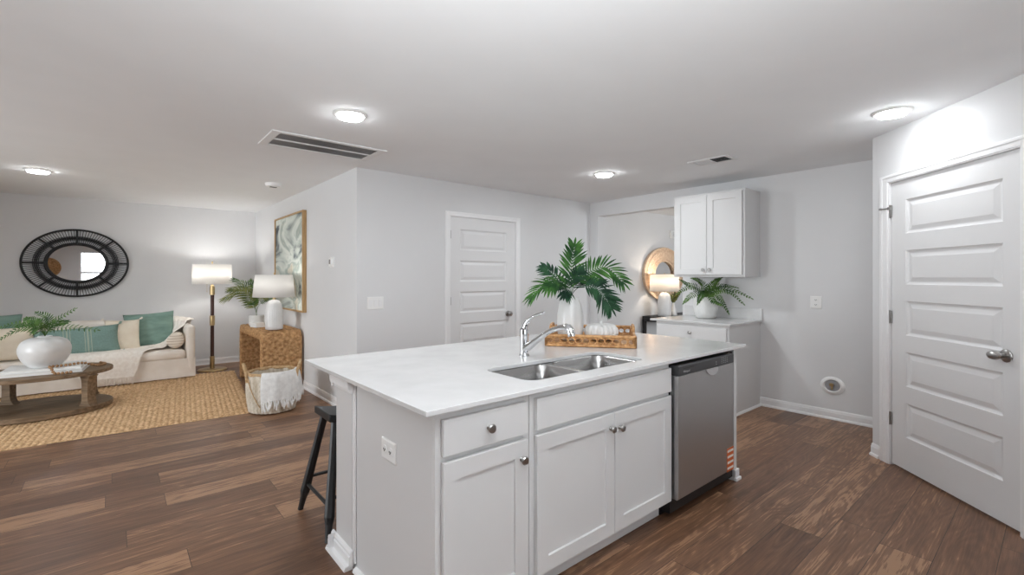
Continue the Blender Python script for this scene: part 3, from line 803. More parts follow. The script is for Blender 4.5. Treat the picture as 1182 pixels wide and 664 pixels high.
# bar stool under the overhang
s = thing('bar_stool', 'black wooden saddle-seat bar stool tucked under the island overhang', 'stool', (1.12, 2.69, 0))
def saddle(u, v, top):
    x = (u-.5)*.46; y = (v-.5)*.25
    z = .598+.028*(2*u-1)**2 if top else .566+.018*(2*u-1)**2
    return (x, y, z)
bm = NB(); nu, nv = 16, 6
A = [[bm.verts.new(saddle(i/nu, j/nv, True)) for j in range(nv+1)] for i in range(nu+1)]; Cc = [[bm.verts.new(saddle(i/nu, j/nv, False)) for j in range(nv+1)] for i in range(nu+1)]
for i in range(nu):
    for j in range(nv):
        bm.faces.new((A[i][j], A[i+1][j], A[i+1][j+1], A[i][j+1])); bm.faces.new((Cc[i][j], Cc[i][j+1], Cc[i+1][j+1], Cc[i+1][j]))
    bm.faces.new((A[i][0], Cc[i][0], Cc[i+1][0], A[i+1][0])); bm.faces.new((A[i][nv], A[i+1][nv], Cc[i+1][nv], Cc[i][nv]))
for j in range(nv):
    bm.faces.new((A[0][j], A[0][j+1], Cc[0][j+1], Cc[0][j])); bm.faces.new((A[nu][j], Cc[nu][j], Cc[nu][j+1], A[nu][j+1]))
obj('seat', bm, M['black'], s, bevel=.006, smooth=True)
legs = {}
for sx in (-1, 1):
    for sy in (-1, 1):
        top = Vector((sx*.185, sy*.085, .575)); bot = Vector((sx*.275, sy*.232, 0)); legs[sx, sy] = (top, bot)
        bm = NB(); P = [top.lerp(bot, k) for k in (0, .3, .62, .80, .86, .97, 1)]
        tube(bm, P, [.023, .023, .026, .028, .020, .016, .017], 8, up=(0, 1, 0)); obj('leg', bm, M['black'], s, bevel=.002)
def lp(a, z): return legs[a][0].lerp(legs[a][1], 1-z/.575)
for a, b_, z in (((-1, -1), (-1, 1), .16), ((1, -1), (1, 1), .16), ((-1, 1), (1, 1), .20), ((-1, -1), (1, -1), .20)):
    bm = NB(); tube(bm, [lp(a, z), lp(b_, z)], .010, 8); obj('stretcher', bm, M['black'], s)

# ================================================================== things on the island
def tl(u, v): return Vector((2.180+.613*u+.79*v, 2.215-.79*u+.613*v, 0))
TRZ = math.atan2(-.79, .613)
TW, TD, TH = .57, .66, .078
tr = thing('wicker_tray', 'brown woven cane tray standing on the island behind the sink', 'tray', (2.180, 2.215, CZ), TRZ)
obj('base', B(.005, .005, 0, TW-.005, TD-.005, .009), M['tray'], tr, bevel=.002)
def cane_side(L, h):
    """open cane lattice panel from x=0..L, z=0..h in the plane y=0"""
    bm = NB()
    for z, r in ((.0105, .009), (h-.006, .010)):
        tube(bm, [(0, 0, z), (L, 0, z)], r, 8)
    for x in (0, L): tube(bm, [(x, 0, .004), (x, 0, h-.004)], .010, 8)
    n = max(2, round(L/.047)); zc = (h+.004)/2
    for k in range(n):
        xc = (k+.5)*L/n
        tube(bm, [(xc+.5*L/n*math.cos(2*PI*q/14), .002*math.cos(PI*q), zc+.020*math.sin(2*PI*q/14)) for q in range(14)], .0055, 6, closed=True)
        tube(bm, [(k*L/n, .003, .012), (k*L/n, .003, h-.008)], .0045, 5)
    return bm
for L, loc, rz in ((TW, (0, 0, 0), 0), (TW, (0, TD, 0), 0), (TD, (0, 0, 0), R(90)), (TD, (TW, 0, 0), R(90))):
    obj('side', cane_side(L, TH), M['tray'], tr, loc, rot=(0, 0, rz))
for x in (.0, TW):
    bm = NB(); tube(bm, curve_pts([(x, TD/2-.085, TH-.006), (x, TD/2-.075, TH+.030), (x, TD/2, TH+.038), (x, TD/2+.075, TH+.030), (x, TD/2+.085, TH-.006)], 20), .010, 8)
    obj('handle', bm, M['tray'], tr, smooth=True)
# vase with palm fronds
vb = tl(.135, .27); TZ = CZ+.0095
v = thing('vase', 'tall white textured vase holding the palm fronds on the tray', 'vase', (vb.x, vb.y, TZ))
prof = [(.058, 0), (.078, .012), (.090, .06), (.093, .12), (.089, .19), (.078, .25), (.064, .285), (.060, .300), (.054, .300), (.056, .285), (.070, .24), (.080, .15), (.07, .03), (0, .02)]
bm = NB(); lathe(bm, prof, 72, fn=lambda a, z: 1+.028*math.sin(9*a+22*z+1.5*math.sin(30*z))*(1 if .012 < z < .28 else .3)); obj('body', bm, M['ceramic'], v, smooth=True, auto=180)

def leaflet(bm, p, d, s, n, L, w, droop):
    """pointed blade from p along d; s is its flat side direction"""
    rows = []
    for k, (t, ww) in enumerate(((0, .35), (.25, .95), (.55, 1), (.8, .6), (1, 0))):
        c = p+d*(L*t)+Vector((0, 0, -droop*L*t*t))
        if ww == 0: rows.append([bm.verts.new(c)])
        else: rows.append([bm.verts.new(c-s*(w*ww/2)+n*(w*.18*ww)), bm.verts.new(c), bm.verts.new(c+s*(w*ww/2)+n*(w*.18*ww))])
    for a, b in zip(rows, rows[1:]):
        if len(b) == 3:
            bm.faces.new((a[0], a[1], b[1], b[0])); bm.faces.new((a[1], a[2], b[2], b[1]))
        else:
            bm.faces.new((a[0], a[1], b[0])); bm.faces.new((a[1], a[2], b[0]))
def frond(ctrl, face, n=22, L=.13, w=.014, start=.3, ang=(62, 22), droop=.12, stem=.003, shape=None, sides=(1, -1), jit=.08):
    """feather-shaped leaf along the control points; face = direction its upper side looks to"""
    bm = NB(); P = curve_pts(ctrl, 40); N = len(P)-1
    tube(bm, P, [stem*(1-.75*i/N) for i in range(N+1)], 6)
    face = Vector(face).normalized()
    for k in range(n):
        t = start+(1-start)*(k+.5)/n
        i = min(int(t*N), N-1); p = P[i].lerp(P[i+1], t*N-i); T = (P[min(i+1, N)]-P[max(i-1, 0)]).normalized()
        sd = T.cross(face)
        if sd.length < 1e-4: sd = T.orthogonal()
        sd.normalize(); nn = sd.cross(T).normalized()
        q = (t-start)/(1-start)
        ln = (shape(q) if shape else (.45+.55*math.sin(PI*min(1, .12+q*.8))) )*L
        a = R(ang[0]+(ang[1]-ang[0])*q)
        for s in sides:
            a2 = a+random.uniform(-jit, jit); d = (T*math.cos(a2)+sd*s*math.sin(a2)+nn*random.uniform(.0, .18)).normalized()
            sd2 = d.cross(nn).normalized()
            leaflet(bm, p, d, sd2, nn, ln*random.uniform(.9, 1.08), w*random.uniform(.85, 1.15), droop)
    a2 = (P[-1]-P[-2]).normalized(); sd = a2.cross(face).normalized()
    leaflet(bm, P[-1], a2, sd, face, L*.5, w, droop)
    return bm
TOC = Vector((-SN, -CS, 0))     # from things towards the camera
pf = thing('palm_fronds', 'green palm fronds spreading out of the tall white vase', 'plant', (vb.x, vb.y, TZ+.29))
o0 = Vector((vb.x, vb.y, TZ+.29)); D0 = SN*vb.x+CS*vb.y
def pfr(pts, face, m, **kw):
    P = [Vector((0, 0, -.12)), Vector((0, 0, .0))]+[at(a, b_, D0+d)-o0 for a, b_, d in pts]
    obj('frond', frond(P, face, **kw), M[m], pf)
up = Vector((0, 0, 1))
pfr([(657, 328, .02), (660, 305, .05), (663, 284, .04)], TOC+up*.2, 'palm', n=15, L=0.145, w=0.0172, start=.42, ang=(58, 30), droop=.1)
pfr([(650, 328, .05), (638, 316, .12), (628, 309, .16)], TOC+up*.5, 'palm_dark', n=12, L=0.116, w=0.0161, start=.45, droop=.2)
pfr([(648, 330, -.06), (630, 328, -.1), (613, 343, -.1)], TOC*.5+up, 'palm', n=20, L=0.133, w=0.0149, start=.4, droop=.22, ang=(66, 30))
pfr([(652, 332, -.12), (643, 326, -.2), (632, 332, -.26)], TOC+up*.6, 'palm', n=14, L=0.128, w=0.0161, start=.4, droop=.3)
pfr([(656, 336, -.10), (654, 334, -.18), (652, 340, -.22)], TOC+up*.3, 'palm_dark', n=11, L=0.099, w=0.0149, start=.5, droop=.25, ang=(75, 20))
pfr([(664, 326, .02), (680, 314, .02), (700, 309, .0), (719, 326, -.03)], TOC*.8+up*.6, 'palm', n=22, L=0.145, w=0.0161, start=.42, droop=.15, ang=(72, 35))
pfr([(668, 332, -.06), (686, 332, -.10), (697, 343, -.12), (705, 355, -.13)], TOC*.8+up*.6, 'palm_dark', n=20, L=0.139, w=0.0161, start=.48, droop=.12, ang=(70, 35))
pfr([(666, 328, .08), (680, 324, .14), (694, 326, .16)], TOC*.7+up*.7, 'palm_dark', n=14, L=0.128, w=0.0149, start=.4, droop=.15)
pfr([(660, 326, -.02), (665, 318, -.05), (670, 314, -.06)], TOC+up*.2, 'palm_dark', n=10, L=0.093, w=0.0138, start=.45, droop=.1)

# pumpkin
pb = tl(.352, .295)
pk = thing('pumpkin', 'white ribbed ceramic pumpkin sitting on the woven tray', 'ornament', (pb.x, pb.y, TZ))
bm = NB(); prof = []
for k in range(19):
    a = -PI/2+PI*k/18; prof.append((.120*max(0, math.cos(a))**.62+.006*(k in (0, 18)), .063+.063*math.sin(a)-.012*max(0, (k-14)/4)))
prof[0] = (0, prof[0][1]); prof[-1] = (0, prof[-1][1])
lathe(bm, prof, 112, fn=lambda a, z: .87+.13*abs(math.sin(8*a))**.6); obj('body', bm, M['matte_ceramic'], pk, smooth=True, auto=180)
bm = NB(); tube(bm, [(0, 0, .106), (0, .002, .124), (.006, .003, .138)], [.014, .010, .011], 8); obj('stem', bm, M['matte_ceramic'], pk, smooth=True)

# ================================================================== coffee bar against the right wall
CBX = 4.56
cb = thing('base_cabinet', 'white base cabinet below the small counter on the right wall', 'cabinet', (0, 0, 0))
y0, y1 = 2.105, 2.908
bm = NB()
box(bm, CBX, y0, .0, XR-.001, y0+.019, CZ-.021); box(bm, CBX, y1-.019, .0, XR-.001, y1, CZ-.021)
box(bm, CBX, y0+.019, .105, CBX+.019, y0+.05, CZ-.021); box(bm, CBX, y1-.05, .105, CBX+.019, y1-.019, CZ-.021)
for z0, z1 in ((.105, .13), (.70, .74), (.855, CZ-.021)): box(bm, CBX, y0+.05, z0, CBX+.019, y1-.05, z1)
box(bm, CBX+.062, y0+.019, .0, CBX+.074, y1-.019, .118); box(bm, CBX+.02, y0+.019, .105, XR-.002, y1-.019, .118); box(bm, XR-.012, y0+.019, .118, XR-.002, y1-.019, CZ-.021)
obj('body', bm, M['cab'], cb, bevel=.0015)
bm = NB(); extrude_poly(bm, [(0, 0), (-.02, 0), (-.017, .010), (-.008, .018), (0, .02)], CBX+.01, XR-.03, 'x')
for v_ in bm.verts: v_.co.y += y0-.0005
obj('shoe_moulding', bm, M['trim'], cb)
def side_front(bm):
    """turns a front built in local x,z facing -y into one facing -x on the right-hand wall"""
    for v_ in bm.verts: v_.co = Vector((v_.co.y, -v_.co.x, v_.co.z))
    return bm
d = obj('drawer', side_front(shaker(-y1+.022, .730, -y0-.022, .862, CBX-.021, st=0)), M['cab'], cb)
kp = on_x(794.5, 385, CBX-.04)
def knob_x(parent, y, z, x):
    bm = NB(); lathe(bm, [(.010, 0), (.007, -.003), (.006, -.014), (.016, -.019), (.0175, -.024), (.014, -.029), (0, -.0305)], 20, axis='x'); return obj('knob', bm, M['nickel'], parent, (x, y, z), smooth=True)
knob_x(d, 2.50, .80, CBX-.021)
for a, b_, ky in ((y0+.022, 2.504, 2.455), (2.508, y1-.022, 2.557)):
    d = obj('door', side_front(shaker(-b_, .118, -a, .708, CBX-.021)), M['cab'], cb); knob_x(d, ky, .64, CBX-.021)
ct = thing('countertop', 'small white counter with a backsplash on the right wall', 'countertop', (0, 0, 0))
obj('slab', B(CBX-.03, 2.082, CZ-.020, XR-.001, 2.968, CZ), M['quartz'], ct, bevel=.002)
obj('backsplash', B(XR-.021, 2.082, CZ, XR-.001, 2.968, CZ+.115), M['quartz'], ct, bevel=.002)
# upper cabinet
UX = 4.915; uy0, uy1, uz0, uz1 = 2.108, 2.902, 1.372, 2.284
uc = thing('upper_cabinet', 'white two-door upper cabinet hung on the wall above the small counter', 'cabinet', (0, 0, 0))
bm = NB(); box(bm, UX, uy0, uz0, XR-.001, uy1, uz1)
obj('body', bm, M['cab'], uc, bevel=.0015)
dy = (uy1-uy0)/2; ym = (uy0+uy1)/2
for a, b_, ky in ((uy0+.024, ym-.002, ym-.036), (ym+.002, uy1-.024, ym+.036)):
    d = obj('door', side_front(shaker(-b_, uz0+.024, -a, uz1-.024, UX-.021)), M['cab'], uc); knob_x(d, ky, uz0+.078, UX-.021)

# fern in a white pot on the small counter
fp = Vector((5.04, 2.59, CZ+.001))
pt = thing('potted_fern', 'green fern in a round white pot on the small counter', 'plant', tuple(fp))
bm = NB(); lathe(bm, [(.085, 0), (.105, .01), (.125, .08), (.132, .15), (.124, .21), (.112, .235), (.104, .235), (.108, .2), (0, .19)], 40); obj('pot', bm, M['matte_ceramic'], pt, smooth=True, auto=60)
DFp = SN*fp.x+CS*fp.y
def ffr(pts, face, **kw):
    P = [Vector((0, 0, .18)), Vector((0, 0, .235))]+[at(a, b_, DFp+d)-fp for a, b_, d in pts]
    obj('frond', frond(P, face, **kw), M['fern'], pt)
for pts in ([(806, 336, -.1), (795, 332, -.18), (783, 338, -.22)], [(804, 332, -.05), (793, 328, -.06), (786, 324, -.08)], [(820, 332, -.02), (826, 325, -.03), (831, 322, -.05)],
            [(828, 336, -.1), (843, 338, -.20), (857, 350, -.30)], [(828, 334, -.06), (848, 336, -.20), (866, 344, -.30)], [(824, 338, -.15), (832, 346, -.22), (840, 360, -.25)],
            [(808, 338, -.14), (797, 342, -.22), (790, 349, -.26)], [(812, 330, -.02), (806, 324, -.03), (800, 322, -.04)],
            [(812, 338, -.15), (809, 342, -.2), (806, 349, -.23)], [(824, 332, -.02), (836, 330, -.10), (849, 332, -.19)], [(818, 340, -.16), (824, 348, -.24), (832, 352, -.27)]):
    ffr(pts, TOC*.8+up*.7, n=17, L=.080, w=.0145, start=.28, droop=.12, ang=(72, 50), shape=lambda q: 1-.75*q)

# ================================================================== dining room seen through the opening
cn = thing('console_table', 'black console table against the dining room wall', 'table', (0, 0, 0))
kx0, kx1, ky0, ky1 = 6.55, 8.0, 4.06, 4.435
obj('tabletop', B(kx0, ky0, .705, kx1, ky1, .74), M['black'], cn, bevel=.003)
bm = NB(); e = .05
for x in (kx0, kx1-e):
    box(bm, x, ky0+.02, .655, x+e, ky1-.02, .705)
box(bm, kx0, ky0, .655, kx1, ky0+.03, .705); box(bm, kx0, ky1-.03, .655, kx1, ky1, .705)
obj('apron', bm, M['black'], cn)
for x in (kx0, kx1-e):
    for y in (ky0, ky1-e): obj('leg', B(x, y, 0, x+e, y+e, .66), M['black'], cn, bevel=.003)
obj('shelf', B(kx0+.01, ky0+.01, .15, kx1-.01, ky1-.01, .18), M['black'], cn)
def lamp_table(name, label, loc, br, bh, rib, sr0, sr1, sz0, sz1, m, energy, color):
    t = thing(name, label, 'lamp', loc)
    n = 96
    bm = NB(); lathe(bm, [(br*.80, 0), (br*.98, .008), (br, .05), (br*.98, bh*.6), (br*.86, bh*.85), (br*.6, bh*.96), (br*.25, bh), (0, bh)], n, fn=(lambda a, z: 1+.02*math.cos(24*a)) if rib else None)
    obj('lamp_base', bm, M['ceramic'], t, smooth=True, auto=180)
    bm = NB(); tube(bm, [(0, 0, bh-.01), (0, 0, sz0+.06)], .012, 10); lathe(bm, [(.018, bh-.004), (.018, bh+.03)], 16); obj('neck', bm, M['brass'], t, smooth=True)
    bm = NB(); lathe(bm, [(sr0, sz0), (sr1, sz1)], 56)
    for f in [f for f in bm.faces if len(f.verts) > 4]: bm.faces.remove(f)
    o = obj('lamp_shade', bm, m, t, smooth=True)
    sm = o.modifiers.new('thick', 'SOLIDIFY'); sm.thickness = .002
    bm = NB()
    for k in range(3):
        a = 2*PI*k/3; tube(bm, [(0, 0, sz1-.03), (sr1*.99*math.cos(a), sr1*.99*math.sin(a), sz1-.004)], .0025, 5)
    tube(bm, [(0, 0, sz0+.06), (0, 0, sz1+.012)], .004, 6); lathe(bm, [(.0, sz1+.012), (.008, sz1+.018), (0, sz1+.028)], 10)
    obj('harp', bm, M['brass'], t)
    bm = NB(); lathe(bm, [(0, -.045), (.016, -.035), (.03, .0), (.02, .03), (0, .036)], 16, c=(0, 0, (sz0+sz1)/2)); obj('bulb', bm, M['paper'] if not energy else mat('bulb_lit', (1, 1, 1), .5, emit=color, estr=12), t, smooth=True)
    if energy:
        l = bpy.data.lights.new('bulb_light', 'POINT'); l.energy = energy; l.color = color; l.shadow_soft_size = .04
        lo = bpy.data.objects.new('bulb_light', l); COL.objects.link(lo); lo.parent = t; lo.location = (0, 0, (sz0+sz1)/2+.06)
    return t
lamp_table('table_lamp', 'lit white lamp on the black console table in the dining room', (6.763, 4.165, .7405), .105, .385, False, .232, .222, .402, .672, M['shade_warm'], 6, (1, .86, .70))
bv = thing('bottle_vase', 'small white cone-shaped bottle vase with olive sprigs on the black console', 'vase', (7.04, 4.17, .7405))
bm = NB(); lathe(bm, [(.055, 0), (.06, .01), (.045, .08), (.022, .16), (.018, .21), (.012, .21), (0, .2)], 24); obj('body', bm, M['ceramic'], bv, smooth=True)
for k in range(6):
    a = 2*PI*k/6+.4; hgt = random.uniform(.30, .42)
    P = [(0, 0, .12), (0, 0, .2), (.04*math.cos(a), .04*math.sin(a), .2+hgt*.22), (.11*math.cos(a), .09*math.sin(a), .2+hgt*.42)]
    obj('sprig', frond(P, (math.cos(a)*.2, -1, .4), n=9, L=.06, w=.022, start=.35, droop=.1, ang=(60, 40)), M['olive'], bv)
# round mirror
rm = thing('round_mirror', 'round mirror in a wide pale rattan frame above the black console', 'mirror', (7.18, YB, 1.42))
def annulus(bm, a0, b0, a1, b1, y0, y1, n=72, tb=None):
    rows = [(a0, b0, y0), (a0, b0, y1), ((a0*.5+a1*.5), (b0*.5+b1*.5), y1-.012), (a1, b1, y1), (a1, b1, y0)]
    RR = [[bm.verts.new((a*math.cos(2*PI*k/n), y, b*math.sin(2*PI*k/n))) for k in range(n)] for a, b, y in rows]
    for p, q_ in zip(RR, RR[1:]):
        for k in range(n): bm.faces.new((p[k], p[(k+1) % n], q_[(k+1) % n], q_[k]))
    return bm
bm = NB(); annulus(bm, .60, .445, .30, .225, -.001, -.03); obj('frame', bm, M['light_rattan'], rm, smooth=True)
bm = NB()
for f_, r_ in ((1, .012), (.86, .006), (.72, .006), (.60, .008), (.50, .011)):
    tube(bm, [(.60*f_*math.cos(2*PI*k/64), -.042, .445*f_*math.sin(2*PI*k/64)) for k in range(64)], r_, 6, closed=True)
for k in range(60):
    a = 2*PI*k/60; tube(bm, [(.60*math.cos(a), -.044, .445*math.sin(a)), (.30*math.cos(a), -.044, .2225*math.sin(a))], .004, 5)
obj('frame_canes', bm, M['light_rattan'], rm)
bm = NB(); lathe(bm, [(1, -.001), (1, -.012), (0, -.012)], 64, axis='y', sx=.31, sy=.235); obj('mirror_glass', bm, M['mirror'], rm)
t = thing('door_chime', 'small white chime box high on the dining room wall beside the cabinet', 'chime', tuple(on_y(777, 271, YB-.02)), 0)
obj('cover', B(-.09, -.02, -.07, .09, .0195, .07), M['plastic'], t, bevel=.012, seg=3)
bm = NB()
for k in range(4): box(bm, -.05, -.0215, -.035+k*.02, .05, -.0195, -.028+k*.02)
obj('sound_slots', bm, M['gasket'], t)

# ================================================================== corridor wall: painting, woven console, lamp, plant, basket
py0, py1, pz0, pz1 = 6.008, 7.312, .935, 2.192
pa = thing('painting', 'large abstract grey-green painting in a gold frame on the corridor wall', 'painting', (XC, (py0+py1)/2, (pz0+pz1)/2), R(-90))
w, h = (py1-py0)/2, (pz1-pz0)/2
bm = NB(); e = .022
box(bm, -w, -.05, -h, -w+e, -.001, h); box(bm, w-e, -.05, -h, w, -.001, h); box(bm, -w+e, -.05, -h, w-e, -.001, -h+e); box(bm, -w+e, -.05, h-e, w-e, -.001, h)
obj('frame', bm, M['gold_frame'], pa, bevel=.002)
obj('canvas', B(-w+e, -.036, -h+e, w-e, -.004, h-e), M['art'], pa)

# woven waterfall console
tx0, tx1, ty0, ty1, tz = 1.335, 1.782, 6.10, 7.37, .722
wt = thing('woven_console', 'brown woven seagrass waterfall console table against the corridor wall', 'table', (tx0, ty0, 0))
Ld, Wd, Th, rr = ty1-ty0, tx1-tx0, .10, .10
def uprofile(off):
    """open inverted-U line in (y,z): off = 0 outer, Th inner"""
    y0_, y1_, zt = off, Ld-off, tz-off
    r_ = max(.03, rr-off*.5)
    P = [(y0_, 0)]
    n = 52
    for k in range(n+1): P.append((y0_, (zt-r_)*k/n)) if k else None
    for k in range(1, 9):
        a = PI-PI/2*k/8; P.append((y0_+r_+r_*math.cos(a), zt-r_+r_*math.sin(a)))
    n = 96
    for k in range(1, n+1): P.append((y0_+r_+(y1_-y0_-2*r_)*k/n, zt))
    for k in range(1, 9):
        a = PI/2-PI/2*k/8; P.append((y1_-r_+r_*math.cos(a), zt-r_+r_*math.sin(a)))
    n = 52
    for k in range(1, n+1): P.append((y1_, (zt-r_)*(1-k/n)))
    return P
def weave_sheet(bm, line, n_out, x0, x1, nw, amp):
    rows = []
    for i, (y, z) in enumerate(line):
        a = line[max(i-1, 0)]; b = line[min(i+1, len(line)-1)]
        ty, tz_ = b[0]-a[0], b[1]-a[1]; l = math.hypot(ty, tz_) or 1
        nyy, nz = -tz_/l*n_out, ty/l*n_out
        row = []
        for j in range(nw+1):
            u = j/nw
            dsp = amp*(1 if (i//3+j//5) % 2 else -1)*math.sin(PI*((j % 5)+.5)/5)*math.sin(PI*((i % 3)+.5)/3)
            if j in (0, nw): dsp = 0
            zz = z+nz*dsp
            row.append(bm.verts.new((x0+(x1-x0)*u, y+nyy*dsp, max(0, zz))))
        rows.append(row)
    for a, b in zip(rows, rows[1:]):
        for j in range(nw): bm.faces.new((a[j], a[j+1], b[j+1], b[j]))
    return rows
bm = NB()
lo_, li = uprofile(0), uprofile(Th)
# same number of points on both
Ro = weave_sheet(bm, lo_, 1, 0, Wd, 36, .0075); Ri = weave_sheet(bm, li, -1, 0, Wd, 36, .0075)
for j, xs in ((0, 0), (36, Wd)):
    # woven rim between outer and inner line
    n = 6; cols = []
    for i in range(len(lo_)):
        a, b = Ro[i][j].co, Ri[i][j].co
        col = [Ro[i][j]]
        for k in range(1, n):
            p = a.lerp(b, k/n); s_ = -1 if xs == 0 else 1
            p.x += s_*(.006*math.sin(PI*k/n)+.004*math.sin(i*PI/2+.5)*math.cos(k*PI/1.5))
            col.append(bm.verts.new(p))
        col.append(Ri[i][j]); cols.append(col)
    for a, b in zip(cols, cols[1:]):
        for k in range(n): bm.faces.new((a[k], a[k+1], b[k+1], b[k]))
obj('woven_body', bm, M['seagrass'], wt, smooth=True, auto=180)

lamp_table('table_lamp', 'white ribbed ceramic lamp with a white shade on the woven console', (1.505, 6.26, tz+.0078), .097, .365, True, .236, .208, .398, .668, M['shade'], 2.2, (1, .97, .94))  # weak bulb added only to brighten the white shade
pp = Vector((1.47, 7.02, tz+.0078))
pl = thing('potted_palm', 'small palm in a square-sided white pot on the woven console', 'plant', tuple(pp))
bm = NB(); lathe(bm, [(.085, 0), (.092, .006), (.092, .125), (.088, .13), (.080, .13), (.080, .11), (0, .105)], 36); obj('pot', bm, M['matte_ceramic'], pl, smooth=True, auto=40)
Dp = SN*pp.x+CS*pp.y
def lpf(pts, face, m, **kw):
    P = [Vector((0, 0, .09)), Vector((0, 0, .15))]+[at(a, b_, Dp+d)-pp for a, b_, d in pts]
    obj('frond', frond(P, face, **kw), M[m], pl)
lpf([(292, 352, 0), (280, 338, -.05), (259, 345, -.12)], TOC*.7+up*.7, 'olive', n=26, L=.16, w=.014, start=.42, droop=.25, ang=(60, 25))
lpf([(292, 350, 0), (283, 335, .05), (266, 334, .0)], TOC*.7+up*.7, 'olive', n=24, L=.15, w=.013, start=.45, droop=.25, ang=(60, 25))
lpf([(293, 350, 0), (291, 334, .08), (270, 323, .1)], TOC*.7+up*.7, 'fern', n=22, L=.13, w=.012, start=.45, droop=.2, ang=(60, 25))
lpf([(297, 352, 0), (302, 343, .0), (308, 345, -.03)], TOC*.7+up*.7, 'olive', n=12, L=.07, w=.010, start=.6, droop=.25)
lpf([(298, 354, 0), (306, 346, .0), (316, 344, -.03)], TOC*.7+up*.7, 'fern', n=12, L=.08, w=.012, start=.6, droop=.3)
lpf([(294, 350, 0), (295, 335, .1), (290, 325, .14)], TOC+up*.2, 'fern', n=16, L=.12, w=.012, start=.45, droop=.2)
bk = thing('small_box', 'small white lidded box beside the lamp on the woven console', 'box', (1.415, 6.70, tz+.0078), R(12))
obj('body', B(-.055, -.085, 0, .055, .085, .045), M['paper'], bk, bevel=.002)
obj('lid', B(-.06, -.09, .045, .06, .09, .062), M['plastic'], bk, bevel=.003)

# floor lamp
fl = thing('floor_lamp', 'tall brown and brass floor lamp with a white drum shade by the sofa', 'lamp', (1.12, 8.14, .0))
bm = NB(); lathe(bm, [(.19, 0), (.19, .012), (.18, .020), (.03, .028), (0, .028)], 48); obj('base', bm, M['brass'], fl, smooth=True)
bm = NB(); tube(bm, [(0, 0, .02), (0, 0, 1.18)], .024, 16); obj('pole', bm, M['brown_pole'], fl, smooth=True)
bm = NB(); lathe(bm, [(.031, .024), (.031, .20), (.026, .205), (0, .205)], 20); obj('lower_sleeve', bm, M['brass'], fl, smooth=True)
bm = NB(); lathe(bm, [(.024, .655), (.033, .66), (.033, .80), (.024, .805)], 20); obj('middle_sleeve', bm, M['brass'], fl, smooth=True)
bm = NB(); lathe(bm, [(.024, 1.105), (.034, 1.11), (.034, 1.215), (.024, 1.25), (.012, 1.255), (.012, 1.33), (0, 1.33)], 20); obj('top_sleeve', bm, M['brass'], fl, smooth=True)
bm = NB(); lathe(bm, [(.250, 1.268), (.246, 1.556)], 64)
for f_ in [f_ for f_ in bm.faces if len(f_.verts) > 4]: bm.faces.remove(f_)
o = obj('lamp_shade', bm, M['shade'], fl, smooth=True); sm = o.modifiers.new('thick', 'SOLIDIFY'); sm.thickness = .002
bm = NB(); tube(bm, [(0, 0, 1.30), (0, 0, 1.575)], .005, 8); lathe(bm, [(0, 1.57), (.012, 1.582), (.008, 1.60), (0, 1.604)], 12)
for k in range(3):
    a = 2*PI*k/3; tube(bm, [(0, 0, 1.54), (.245*math.cos(a), .245*math.sin(a), 1.55)], .003, 5)
obj('harp', bm, M['brass'], fl)
bm = NB(); tube(bm, [(-.07, -.03, 1.30), (-.07, -.03, 1.16)], .0018, 5); lathe(bm, [(0, 1.15), (.006, 1.157), (0, 1.165)], 8, c=(-.07, -.03, 0)); obj('pull_chain', bm, M['brass'], fl)
bm = NB(); lathe(bm, [(0, -.045), (.016, -.035), (.03, .0), (.02, .03), (0, .036)], 16, c=(0, 0, 1.40)); obj('bulb', bm, mat('bulb_lit_neutral', (1, 1, 1), .5, emit=(1, .97, .92), estr=12), fl, smooth=True)
l = bpy.data.lights.new('bulb_light', 'POINT'); l.energy = 9; l.color = (1, .97, .93); l.shadow_soft_size = .04
lo = bpy.data.objects.new('bulb_light', l); COL.objects.link(lo); lo.parent = fl; lo.location = (0, 0, 1.46)

# laundry basket with throw
bc = Vector((1.262, 5.31, .0135))
ba = thing('basket', 'round whitewashed wicker basket standing at the corner of the jute rug', 'basket', tuple(bc))
def bprof(t): return .206+.034*math.sin(PI*(.1+.62*t))
BH = .375
bm = NB(); n, mrow = 132, 46
def bpt(u, v_):
    a = 2*PI*u; i = round(u*n); j = round(v_*mrow)
    r_ = bprof(v_)+.006*math.cos(i*PI/2+(.5*PI if (j//3) % 2 else 0))+.0015*math.cos(j*PI)
    return (r_*math.cos(a), r_*math.sin(a), v_*BH)
grid(bm, bpt, n, mrow, True)
def bin_(u, v_):
    a = 2*PI*u; r_ = bprof(v_)-.014; return (r_*math.cos(a), r_*math.sin(a), max(.01, v_*BH))
grid(bm, bin_, n, 10, True)
lathe(bm, [(bprof(0)-.001, 0), (bprof(0)-.001, .008), (0, .008)], 60)
obj('body', bm, M['basket'], ba, smooth=True, auto=180)
bm = NB(); rt = bprof(1)-.007
for k, dz in ((0, 0), (1, .012)):
    tube(bm, [((rt+.006*math.cos(k+9*a_))*math.cos(a_), (rt+.006*math.cos(k+9*a_))*math.sin(a_), BH+dz) for a_ in [2*PI*i/96 for i in range(96)]], .011, 8, closed=True)
obj('rim', bm, M['rope'], ba, smooth=True)
tc_ = Vector((-bc.x, -bc.y, 0)).normalized(); th0 = math.atan2(tc_.y, tc_.x)      # towards the viewer
